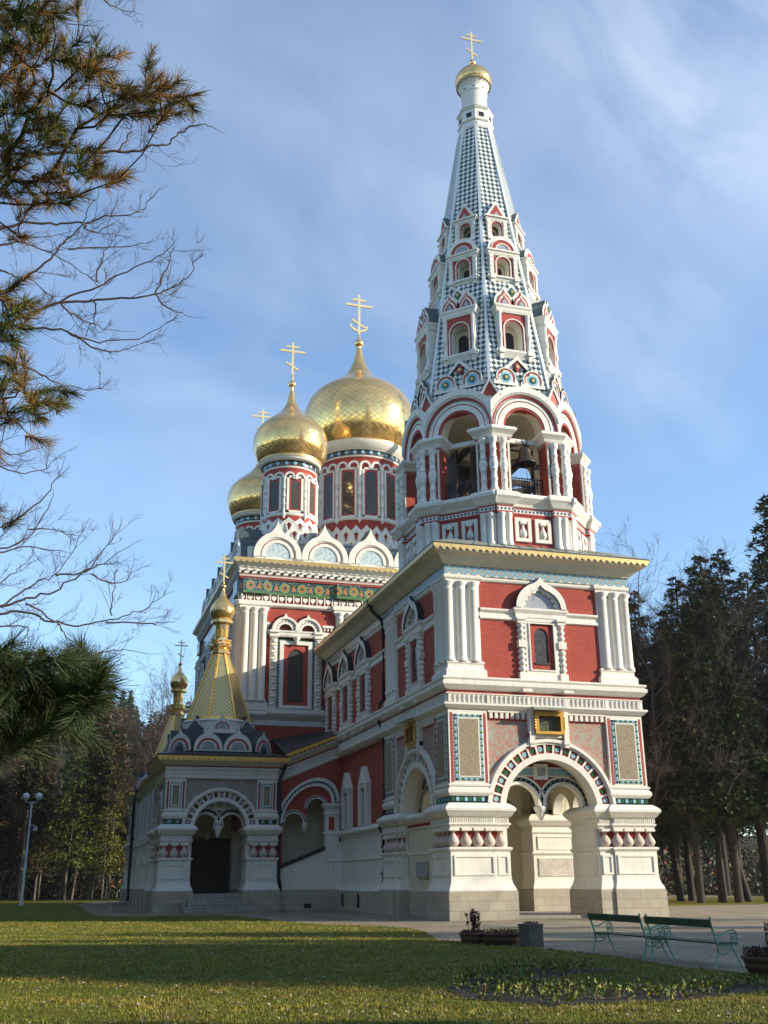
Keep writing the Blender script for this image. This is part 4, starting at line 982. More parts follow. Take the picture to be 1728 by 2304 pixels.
# twin-arched nave window
mb=MB(); c=-6.72+0
def nave_window():
    mb=MB()
    for s in(-1,1):
        c=s*1.52; mb.box(c-.24,c+.24,0,.2,12.2,17.3,'white'); z=12.5
        while z<16.9: mb.lathe([(.18,z),(.22,z+.06),(.22,z+.14),(.15,z+.2)],'white',c,.16,n=10); mb.box(c-.18,c+.18,.1,.33,z+.24,z+.36,'white'); z+=.46
        mb.box(c-.3,c+.3,0,.42,17.0,17.18,'white'); mb.box(c-.34,c+.34,0,.48,17.3,17.45,'white')
        x0,x1=sorted((s*1.8,s*2.55)); mb.box(x0,x1,0,.16,17.22,17.5,'white'); mb.box(x0,x1,0,.24,17.82,17.98,'white')
        for j in range(3): q=x0+.14+j*.24; mb.lathe([(.02,17.58),(.08,17.72),(.09,17.82)],'white',q,.1,n=8)
    mb.mold([(-1.8,0),(-1.8,.3),(1.8,.3),(1.8,0)],[(-.1,17.02),(0,17.05),(.05,17.18),(.05,17.3),(.1,17.36),(.1,17.45),(-.3,17.46)],'white',closed=False,side=1)
    for c in(-.78,.78):
        O=ogee(c,17.45,.98,1.22,k=.75); I=archpoly(c,17.45,.45,17.45)[2:]
        mb.ext(O+I[::-1],0,.34,'white','roof_green'); mb.arch(c,17.46,.78,.92,.33,.44,'white',n=20)
        for i in range(9): a_=R(10+160*i/8); q=.63; mb.ext([(c+q*math.cos(a_)+.05*math.cos(R(90*j)),17.46+q*math.sin(a_)+.05*math.sin(R(90*j))) for j in range(4)],.33,.36,'dark',back=False)
    mb.lathe([(.05,16.55),(.14,16.7),(.14,16.8),(.24,16.95),(.24,17.05)],'white',0,.3,n=10)
    # tiled strip and white casing
    for (x0,x1,z0,z1,m,d) in ((-1.22,-1.1,12.2,16.9,'tile_green',.1),(1.1,1.22,12.2,16.9,'tile_green',.1),(-1.1,1.1,16.8,16.92,'tile_green',.1),(-1.1,-.84,12.3,16.8,'white',.2),(.84,1.1,12.3,16.8,'white',.2),(-.84,.84,16.55,16.8,'white',.2),(-.84,.84,12.3,12.5,'white',.2)): mb.box(x0,x1,-.02,d,z0,z1,m)
    for s in (-1,1):
        for i in range(22): mb.box(s*1.16-.05,s*1.16+.05,.1,.13,12.3+i*.21,12.4+i*.21,'tile_blue')
    mb.box(-1.9,1.9,0,.5,11.9,12.2,'white')
    return mb
nw=nave_window().mesh('window')
mb=MB(); mb.ext(rect(-.84,.84,12.5,16.55),-.2,.09,'brick',holes=[archpoly(0,12.72,.52,15.75)]); nf=mb.mesh('frame')
mb=MB(); mb.ext(archpoly(0,12.72,.53,15.75),-.1,.02,'glass_warm'); npn=mb.mesh('pane')
for rz,cs in ((0,(-6.95,7.2)),(-90,(-6.9,6.9))):
    for c in cs:
        x=NXC+c*math.cos(R(rz))+(a+.01)*math.sin(R(rz)); y=NC+c*math.sin(R(rz))-(a+.01)*math.cos(R(rz))
        w=clink('window',nw,x,y,0,rz); clink('frame',nf,0,0,0,0,parent=w); clink('pane',npn,0,0,0,0,parent=w)
# roof with zakomara gables
mb=MB(); q=NH-.35; mb.mold(square(q),[(0,22.2),(-.35,22.3,'white'),(-.35,23.4,'roof_olive'),(-2.2,24.2,'white'),(-2.2,24.5,'white'),(-2.05,24.6,'white'),(-2.05,24.75,'roof_olive'),(-5.5,24.95,'roof_olive'),(-8.0,25.1)],'white',cap=True); nput('roof',mb)
mb=MB(); D=.0; c0=22.72; w=1.68
O=[(w,22.2)]+[(w*math.cos(R(i*68/12)),c0+w*1.02*math.sin(R(i*68/12))) for i in range(13)]
a_=O[-1]; tip=(0,c0+2.62)
for i in range(1,8): t=i/7; O.append((a_[0]*(1-t)**1.3,a_[1]+(tip[1]-a_[1])*t**1.5))
O=O+[(-x,z) for x,z in O[:-1]][::-1]
mb.ext(O,-2.6,-.05,'white','roof_green')
mb.arch(0,c0,1.30,1.66,-.3,.10,'white',n=30,a0=-6,a1=186); mb.arch(0,c0,1.20,1.30,-.3,.02,'white',n=30,a0=-6,a1=186); mb.arch(0,c0,1.12,1.21,-.3,-.02,'red_paint',n=30,a0=-6,a1=186); mb.arch(0,c0,.90,1.12,-.3,.04,'white',n=30,a0=-6,a1=186)
zk=mb.mesh('kokoshnik'); mb=MB(); mb.arch(0,c0,.0001,.90,-.1,-.02,'mosaic_blue',n=24,a0=-14,a1=194); zt=mb.mesh('tympanum')
for rz in (0,-90,90):
    for i in range(6):
        c=-8.38+3.35*i; x=NXC+c*math.cos(R(rz))+(q+.15)*math.sin(R(rz)); y=NC+c*math.sin(R(rz))-(q+.15)*math.cos(R(rz))
        z_=clink('kokoshnik',zk,x,y,0,rz); clink('tympanum',zt,0,0,0,0,parent=z_)
# drums
def drum(x,y,r,z0,zw0,zw1,z1,zarc,zcap,nwin,nko,hk,big):
    """z0 foot, window zw0..zw1, capital zcap, arcade top zarc, z1 underside of dome"""
    mb=MB(); sc_=r/3.3
    mb.lathe([(r*1.02,z0),(r*1.02,zw0-.55),(r*1.03,zw0-.5),(r*1.07,zw0-.42),(r*1.07,zw0-.3),(r*1.0,zw0-.25),(r,zcap),(r,zarc-.02),(r*1.02,zarc+.3),(r*1.05,zarc+.36),(r*1.04,zarc+.42),(r*1.04,zarc+.9),(r*1.07,zarc+.95),(r*1.12,z1-.45),(r*1.19,z1-.2),(r*1.2,z1-.02)],['red_paint']*2+['white']*4+['red_paint']*2+['white']*2+['tile_dark']+['white']*4,n=96)
    o=cput('drum',mb,x,y)
    step=360/nwin
    mb=MB(); wn=(.32 if not big else .42); 
    hw=wn
    mb.ext(rect(-hw-.12,hw+.12,zw0-.1,zw1+.12),-.1,.05,'red_paint',holes=[archpoly(0,zw0,hw,zw1-hw)]); wm=mb.mesh('window')
    mb=MB(); mb.ext(archpoly(0,zw0,hw+.01,zw1-hw),-.02,.02,'glass_warm',back=False); pm_=mb.mesh('pane')
    for k in range(nwin):
        rz=k*step; X=(r-.0)*math.sin(R(rz)); Y=-(r-.0)*math.cos(R(rz))
        w=clink('window',wm,X,Y,0,rz,parent=o)
        # panes are part of the window glass: one level only under the drum
    mb=MB()
    for k in range(nwin): mb.T=frm(0,0,k*step); mb.ext(archpoly(0,zw0,hw+.01,zw1-hw),r-.05,r+.03,'glass_warm',back=False)
    cput('glazing',mb,0,0,0,0,parent=o)
    mb=MB()
    for k in range(nwin):
        mb.T=frm(0,0,k*step); 
        q0=hw+.12; q1=hw+.28
        for (u0,u1,za,zb) in ((-q1,-q0,zw0-.25,zw1+.3),(q0,q1,zw0-.25,zw1+.3),(-q1,q1,zw1+.14,zw1+.3),(-q1,q1,zw0-.25,zw0-.12)): mb.box(u0,u1,r-.1,r+.09,za,zb,'white')
        mb.T=frm(0,0,(k+.5)*step); cr=.10*(1.25 if big else 1)
        hh=zcap-zw0; zz=zw0-.25
        P=[(cr*1.3,zz-.15),(cr*1.3,zz),(cr,zz+.1)]
        for j in range(1,4): z=zz+hh*j/4; P+=[(cr,z-.08),(cr*1.35,z-.05),(cr*1.35,z+.05),(cr,z+.08)]
        P+=[(cr,zcap-.25),(cr*1.6,zcap-.05),(cr*1.6,zcap)]
        mb.lathe(P,'white',0,r+.10,n=10); mb.lathe([(.02,zz-.5),(cr*1.2,zz-.3),(cr*1.3,zz-.15)],'white',0,r+.1,n=8)
    for k in range(nwin*2):
        mb.T=frm(0,0,(k+.5)*step/2); wa=PI*r/(nwin*2)*1.02
        zc_=zarc-wa-.05
        mb.arch(0,zc_,wa*.62,wa*1.0,r-.1,r+.14,'white',n=12); 
        x0=wa*.62; mb.box(x0,wa,r-.1,r+.13,zc_-.18,zc_,'white'); mb.box(-wa,-x0,r-.1,r+.13,zc_-.18,zc_,'white')
    cput('arcade',mb,0,0,0,0,parent=o)
    mb=MB(); nd=int(2*PI*r/.62)
    for k in range(nd):
        mb.T=frm(0,0,k*360/nd); s=.17; mb.ext([(0,zarc+.48),(s,zarc+.66),(0,zarc+.84),(-s,zarc+.66)],r*1.03,r*1.04+.02,'tile_blue',back=False)
        mb.ext([(0,zarc+.48),(s,zarc+.46),(0.31,zarc+.46),(.31-s*.4,zarc+.55)],r*1.03,r*1.04+.012,'red_paint',back=False)
    cput('tile_band',mb,0,0,0,0,parent=o)
    # interlaced ogee arches at the foot
    mb=MB(); wa=2*PI*r/nko*1.0
    for k in range(nko*2):
        mb.T=frm(0,0,(k%nko+.5+(.5 if k>=nko else 0))*360/nko); dd=r*1.02+(.08 if k%2 else .05)+(.06 if k>=nko else 0)
        H=hk*.62; zb=z0+(hk*.38 if k<nko else 0); O=[(wa*.98*x,zb+H*z) for x,z in ((1,0),(1,.12),(.86,.42),(.55,.68),(.22,.85),(0,1.0))]; I=[(wa*.98*x,zb+H*z) for x,z in ((.64,0),(.64,.10),(.52,.30),(.31,.46),(.11,.57),(0,.66))]
        L=O+[(-x,z) for x,z in O[:-1]][::-1]; J=I+[(-x,z) for x,z in I[:-1]][::-1]
        mb.ext(L+J[::-1],r*.97,dd+.06,'white')
    cput('interlaced_arches',mb,0,0,0,0,parent=o)
    return o
PB=[(3.72,34.6),(4.02,34.95),(4.46,35.9),(4.68,37.0),(4.70,37.9),(4.54,38.85),(4.18,39.7),(3.58,40.4),(2.80,40.98),(2.02,41.5),(1.36,42.1),(.88,42.8),(.54,43.5),(.37,44.1),(.26,44.9)]
PS=[(2.25,30.75),(2.48,31.05),(2.74,31.7),(2.81,32.35),(2.73,33.0),(2.47,33.55),(2.03,34.05),(1.50,34.5),(1.0,34.95),(.60,35.45),(.37,35.95),(.28,36.4),(.20,36.9)]
DX,DY=.35,32.8
o=drum(DX,DY,3.45,25.2,28.55,32.15,34.68,33.08,32.35,12,28,2.4,True)
dome(DX,DY,PB,'gold_big',(4.12,34.72),cross(4.05,1.2,.10,True,.06),46.3,45.45,.40)
smalls=[(-6.72,26.6),(DX*2+6.72,26.6),(-6.75,39.0),(DX*2+6.75,39.0)]
for (x,y) in smalls:
    drum(x,y,1.92,24.3,26.66,28.9,30.8,29.55,29.08,8,16,1.7,False)
    dome(x,y,PS,'gold_small',(2.34,30.8),cross(2.85,.97,.08,False,.05),38.3,37.5,.30)
# base blocks under the drums
mb=MB()
for (x,y) in smalls+[(DX,DY)]:
    r=2.05 if (x,y)!=(DX,DY) else 3.7; z1=24.3 if r<3 else 25.2
    mb.T=frm(x-NXC,y-NC,0); mb.mold(square(r),[(0,23.0),(0,z1-.35),(.1,z1-.3),(.15,z1-.15),(.15,z1-.05),(-.2,z1)],'white',cap=True)
nput('drum_base',mb)
# ================================================================ SIDE PORCHES
def porch(px,py,h,tag=True):
    """open porch, half width h, centre px,py"""
    A2=h
    pm2=pier_mesh(A2,1.35,1.75).mesh('pier'); pj2=pier_jugs(A2,1.35,1.75).mesh('balusters'); ub2=upper_block(A2,1.28,7.34,None).mesh('tiled_block')
    hw=A2-.1-1.18+.02
    aw2=arch_wall(hw,7.34,1.52,4.55,A2-.9,A2-.22,'relief_grey').mesh('arch_wall'); ar2=arch_rings(1.52,.72,4.55,A2-.22,17).mesh('archivolt'); ta2=twin_arch(1.5,.7,0,A2-1.2,A2-.95,6.6,zs=4.72,gap=.10).mesh('twin_arch')
    for k in range(4):
        if px>-5: pass
        p=clink('pier',pm2,px,py,0,-90*k); clink('balusters',pj2,0,0,0,0,parent=p); clink('tiled_block',ub2,0,0,0,0,parent=p)
        w=clink('arch_wall',aw2,px,py,0,-90*k); clink('archivolt',ar2,0,0,0,0,parent=w); clink('twin_arch',ta2,0,0,0,0,parent=w)
    mb=MB(); a=A2-.1
    mb.mold(square(a),[(-.2,7.3),(.02,7.32),(.08,7.36),(.08,7.45),(.02,7.48),(.02,7.80),(.10,7.84),(.10,7.95),(.06,7.98,'red_paint'),(.06,8.06),(.14,8.1,'cream2'),(.3,8.2,'cream2'),(.5,8.28,'cream2'),(.55,8.3),(.55,8.34)],'white'); cput('cornice',mb,px,py)
    mb=MB()
    for rz in (0,-90,90,180):
        mb.T=frm(0,0,rz); u=-a+.05
        while u<a-.05: mb.box(u,u+.05,a,a+.07,7.50,7.78,'white'); u+=.13
    cput('arcade_band',mb,px,py)
    mb=MB(); e=a+.6; valance(mb,[(-e,-e),(e,-e),(e,e),(-e,e)],8.28,8.56,0,side=1,per=.30,closed=True,m='gold_trim'); cput('gilt_eave',mb,px,py)
    mb=MB(); mb.mold(square(a),[(.62,8.58),(.62,8.66),(-.55,8.95),(-.55,9.2),(-1.0,9.75),(-1.1,10.2),(-1.6,10.9),(-2.2,11.3)],'roof_dark',cap=True); cput('roof',mb,px,py)
    # kokoshnik tiers
    def kok(w,hh,depth):
        mb=MB(); O=ogee(0,0,w,hh,k=.8); O=[(O[0][0],-.1)]+O+[(-O[0][0],-.1)]
        mb.ext(O,-depth,0,'white','roof_dark'); mb.arch(0,0,w*.62,w*.78,-.02,.03,'red_paint',n=18); mb.arch(0,0,w*.52,w*.62,-.02,.06,'white',n=18); mb.arch(0,0,.0001,w*.46,-.02,.02,'mosaic_grey',n=16); return mb.mesh('kokoshnik')
    k1=kok(.86,1.32,1.3); k3=kok(.84,1.25,1.6); k2=kok(.55,.85,1.0)
    for rz in (0,-90,90,180):
        for c in (-.88,.88):
            d_=2.95; x=c*math.cos(R(rz))+d_*math.sin(R(rz)); y=c*math.sin(R(rz))-d_*math.cos(R(rz)); clink('kokoshnik',k1,px+x,py+y,9.05,rz)
        clink('kokoshnik',k3,px+3.55*math.sin(R(rz+45)),py-3.55*math.cos(R(rz+45)),9.05,rz+45)
    for k in range(8):
        rz=45*k; d_=2.25; clink('kokoshnik',k2,px+d_*math.sin(R(rz)),py-d_*math.cos(R(rz)),10.38,rz)
    mb=MB(); mb.mold(octpath(2.2),[(.1,10.1),(.1,10.25),(.04,10.3),(0,10.32),(0,10.8),(.06,10.9),(-.1,11.0)],'white'); cput('tent_base',mb,px,py)
    # gilded tent
    mb=MB(); z0,z1=10.85,15.35; r0,r1=2.02,.50
    mb.mold(octpath(1.0),[(r0-1,z0,'gold_trim'),(r0-1-.1,z0+.32,'tent_lattice'),(r1-1,z1)],'tent_lattice'); tent=cput('tent_roof',mb,px,py)
    mb=MB(); mb.T=frm(0,0,22.5)
    cs=math.cos(R(22.5)); P=[]
    for z,r_ in ((z0,r0),(z1,r1)): P+=[(-.07,r_/cs-.06,z),(-.06,r_/cs+.045,z),(.06,r_/cs+.045,z),(.07,r_/cs-.06,z)]
    mb.add(P,[(0,1,5,4),(1,2,6,5),(2,3,7,6),(0,1,2,3)],'gold_trim'); rb=mb.mesh('tent_rib')
    for k in range(8): clink('tent_rib',rb,0,0,0,45*k,parent=tent)
    mb=MB(); mb.mold(octpath(.45),[(.05,15.3),(.14,15.4),(.14,15.5),(.06,15.56),(.06,15.64),(.2,15.72),(.24,15.82),(.16,15.9),(.1,15.92),(.1,16.12),(.2,16.2),(.2,16.28),(-.08,16.34),(-.08,16.45),(0.0,17.3),(.04,17.36),(.22,17.4),(.22,17.58),(.1,17.66),(-.1,17.7)],'gold',cap=True)
    for k in range(8): mb.T=frm(0,0,45*k); mb.arch(0,15.96,.05,.17,.5,.68,'gold',n=10); mb.box(-.1,.1,.36,.42,16.5,17.2,'gold_trim')
    cput('lantern',mb,0,0,0,0,parent=tent)
    dome(px,py,[(.50,17.62),(.60,17.72),(.76,18.0),(.79,18.3),(.68,18.65),(.45,18.95),(.24,19.2),(.13,19.5),(.09,19.7)],'gold_tiny',None,cross(1.95,.58,.05,th=.03),20.15,19.9,.17)
    mb=MB(); mb.box(-A2+.4,A2-.4,-A2+.4,A2-.4,7.0,7.2,'cream'); mb.box(-A2+.5,A2-.5,-A2+.5,A2-.5,-.05,.98,'paving'); cput('porch_floor',mb,px,py)
PX,PY,PH=-11.85,22.3,3.35
porch(PX,PY,PH); porch(-11.75,48.6,3.35)
mb=MB()   # closed back and flank of the near porch interior, wooden screen
mb.box(-2.6,2.6,-2.6,-2.4,.9,7.1,'cream'); mb.box(-1.6,1.6,-2.4,-2.3,.98,4.2,'wood_door'); mb.box(2.3,2.5,-2.6,2.4,.9,7.1,'cream'); mb.box(-2.6,-2.45,-2.5,1.7,.98,3.2,'wood_door'); cput('porch_screen',mb,PX,PY)
mb=MB()
for i in range(6): mb.box(-1.75-(.25 if i<2 else 0),1.75+(.25 if i<2 else 0),2.6,4.75-i*.34,i*.165-.02,(i+1)*.165,'paving')
cput('steps',mb,PX,PY)
# stair gallery between porch and narthex (sloping eave, rampant arch), plane y=19.5
GY=19.5; gs=.40; gx0,gx1=-8.4,-4.4; T0=(-6.6)
def shear(z0=0):
    return lambda u,d,z:(u,-d,z+gs*u)
mb=MB(); mb.T=lambda u,d,z:(u,-d,z)
# wall field with rampant opening
P=[(-1.9,2.35-.0),(-1.9,7.45-.0),(2.2,9.1),(2.2,4.0)]
cz=5.45; ro=1.52
op=[]
for i in range(25):
    t=PI*i/24; u=ro*math.cos(t); op.append((u,cz+ro*math.sin(t)+gs*u*.9))
op=[(1.05,3.35)]+[(1.05,4.6)]+[p for p in op if p[0]<1.05 or True][0:]+[(-ro,2.45)]
op=[(ro,3.25)]+op[2:-1]+[(-ro,2.30)]
mb.ext(P[:1]+[(-1.9,7.6),(2.2,9.2),(2.2,3.4)],-.5,0,'brick','cream',holes=[op])
cput('gallery_wall',mb,-6.6,GY)
gal=None
mb=MB()
def ramp(r0,r1,d0,d1,m,cu=0,c_=cz,a0=0,a1=180,n=28):
    T=mb.T; mb.T=lambda u,d,z:(u,-d,z+gs*.9*u); mb.arch(cu,c_,r0,r1,d0,d1,m,a0=a0,a1=a1,n=n); mb.T=T
ramp(1.50,1.66,-.4,.10,'white'); ramp(1.66,1.78,-.1,.04,'tile_dark'); ramp(1.78,1.96,-.1,.14,'white')
for i in range(26):
    t=PI*(i+.5)/26; u=1.72*math.cos(t); z=cz+1.72*math.sin(t)+gs*.9*u; mb.ext([(u+.045*math.cos(R(60*j)),z+.045*math.sin(R(60*j))) for j in range(6)],.03,.055,'tile_blue',back=False)
# lobes: red tympanum
cl,cr=-.74,.62; 
def lobe(c,r_,zc_): return [(c+r_*math.cos(PI-PI*i/14),zc_+r_*math.sin(PI-PI*i/14)) for i in range(15)]
zl=cz-.55; zr=cz+.28
top=[(1.5*math.cos(PI*i/20),cz+1.5*math.sin(PI*i/20)+gs*.9*1.5*math.cos(PI*i/20)) for i in range(21)]
poly=top+[(-1.5,zl)]+lobe(-.80,.58,zl)+[(-.22,zl-.0),(-.10,zl)]+[(-.08,zr-.25)]+lobe(.58,.60,zr)+[(1.5,zr)]
mb.ext(poly,-.35,-.12,'red_paint','cream')
for c,r_,z_ in ((-.80,.58,zl),(.58,.60,zr)): mb.arch(c,z_,r_-.01,r_+.06,-.35,-.06,'white',n=18); mb.arch(c,z_,r_+.06,r_+.14,-.2,-.08,'tile_dark',n=18); mb.arch(c,z_,r_+.14,r_+.18,-.2,-.06,'white',n=18)
mb.lathe([(.04,zl-.5),(.1,zl-.4),(.1,zl-.3),(.17,zl-.18),(.17,zl-.02),(.1,zl)],'white',-.13,-.2,n=10)
cput('rampant_arch',mb,-6.6,GY)
mb=MB()  # cornice along the slope, then the lower wall and hand rail
def sloped(prof,u0,u1,zbase,m):
    for j in range(len(prof)-1):
        (o0,z0_),(o1,z1_)=prof[j][:2],prof[j+1][:2]; mm=prof[j][2] if len(prof[j])>2 else m
        mb.add([(u0,o0,zbase+z0_+gs*u0),(u1,o0,zbase+z0_+gs*u1),(u1,o1,zbase+z1_+gs*u1),(u0,o1,zbase+z1_+gs*u0)],[(0,1,2,3)],mm)
sloped([(0,0),(.04,.02),(.1,.08),(.1,.16),(.03,.2),(.03,.55),(.10,.58),(.10,.68),(.06,.7,'red_paint'),(.06,.80),(.15,.84,'cream2'),(.35,1.0,'cream2'),(.5,1.1,'cream2'),(.55,1.12),(.55,1.18)],-1.9,2.0,7.95,'white')
u=-1.85
while u<2.0: mb.add([(u,.03,8.17+gs*u),(u+.05,.03,8.17+gs*u),(u+.05,.03,8.5+gs*u),(u,.03,8.5+gs*u),(u,.09,8.17+gs*u),(u+.05,.09,8.17+gs*u),(u+.05,.09,8.5+gs*u),(u,.09,8.5+gs*u)],[(4,5,6,7),(0,4,7,3),(1,5,6,2),(0,1,5,4)],'white'); u+=.14
cput('cornice',mb,-6.6,GY)
mb=MB(); valance(mb,[(-8.1,-(GY-.6)),(-4.65,-(GY-.6))],9.16,9.44,0,side=1,m='gold_trim',dz=[-.6,.78]); cput('gilt_eave',mb,0,0)
mb=MB(); mb.add([(-8.2,-(GY-.64),8.86),(-4.6,-(GY-.64),10.26),(-4.6,-YN,10.9),(-8.2,-YN,10.3),(-8.2,-(GY-.64),8.80),(-4.6,-(GY-.64),10.2)],[(0,1,2,3),(0,1,5,4)],'roof_dark'); cput('roof',mb,0,0)
mb=MB(); mb.T=frm(0,0,0)
mb.ext([(-1.9,1.14),(2.2,1.14),(2.2,3.9),(1.6,3.60),(-1.9,2.22)],-.4,.18,'white'); mb.ext([(-1.9,-.1),(2.2,-.1),(2.2,1.12),(-1.9,1.12)],-.4,.3,'plinth_stone')
mb.ext([(-1.9,2.22),(1.05,3.36),(1.05,3.58),(-1.9,2.44)],.06,.26,'iron')
mb.box(1.05,1.9,-.4,.22,3.3,4.25,'white'); mb.mold([(1.02,-.3),(1.02,.2),(1.95,.2)],[(.0,4.2),(.06,4.25),(.06,4.33),(0,4.36),(-.04,4.38),(-.04,5.35),(.02,5.38),(.02,5.46),(-.02,5.5),(-.02,5.75),(.08,5.8),(.14,5.95),(.14,6.02),(-.1,6.05)],'white',closed=False,side=1,cap=True)
mb.box(1.28,1.62,.15,.18,4.5,5.25,'red_paint'); mb.mold([(1.1,.18),(2.0,.18)],[(0,2.66),(.05,2.70),(.05,2.78),(0,2.82)],'white',closed=False,side=1)
mb.box(-1.9,2.2,-2.2,-2.0,1,9.0,'cream')
mb.box(-.2,.25,.29,.31,.15,.4,'vent')
for i in range(12): mb.box(-1.9+i*.3,2.2,-2.0,-.42,.9+i*.165,1.07+i*.165,'paving')
cput('stair_wall',mb,-6.6,GY)
mb=MB(); mb.tube([(.15,-.4,8.55),(.1,-.3,8.1),(-.25,.0,7.4),(-.25,.0,5.4),(-.45,-.15,5.1),(-.45,-.15,4.5),(-.22,0,4.2),(-.22,0,1.9),(-.1,-.1,1.4),(-.05,-.35,1.0),(-.05,-.35,.3),(.1,-.5,.08)],.10,'iron',n=8)
cput('drainpipe',mb,-8.15,19.0)
# long north flank between the porches
mb=MB(); x0=-14.75
y0,y1=PY+PH-.3,45.4
mb.T=frm(0,0,0); mb.mold([(x0+.15,-y1),(x0+.15,-y0)],[(.3,-.1,'plinth_stone'),(.3,1.15),(.15,1.3),(.1,2.9),(.16,2.95),(.1,3.0),(.1,4.1),(.35,4.35),(.35,4.5),(.1,4.6,'brick'),(.0,4.7,'brick'),(.0,7.3),(.1,7.35),(.1,7.9),(.5,8.25),(.5,8.3)],'white',closed=False,side=1)
for yy in (28.2,31.4,35.0,38.6,42.2):
    mb.box(x0-.42,x0+.2,-yy-.7,-yy+.7,-.1,1.2,'plinth_stone'); mb.box(x0-.3,x0+.2,-yy-.6,-yy+.6,1.2,7.4,'white'); mb.box(x0-.42,x0+.2,-yy-.7,-yy+.7,4.15,4.55,'white'); mb.box(x0-.36,x0+.2,-yy-.65,-yy+.65,2.8,3.0,'white')
cput('flank_wall',mb,0,0)
mb=MB(); valance(mb,[(x0-.4,-y1),(x0-.4,-y0)],8.28,8.56,0,side=1,m='gold_trim'); mb.add([(x0-.42,-y1,8.58),(x0-.42,-y0,8.58),(-10.6,-y0,10.2),(-10.6,-y1,10.2)],[(0,1,2,3)],'roof_dark'); cput('roof',mb,0,0)
mb=MB(); mb.tube([(0,0,8.4),(-.1,0,7.6),(-.1,0,.2)],.11,'iron',n=8); cput('drainpipe',mb,x0-.55,40.6)
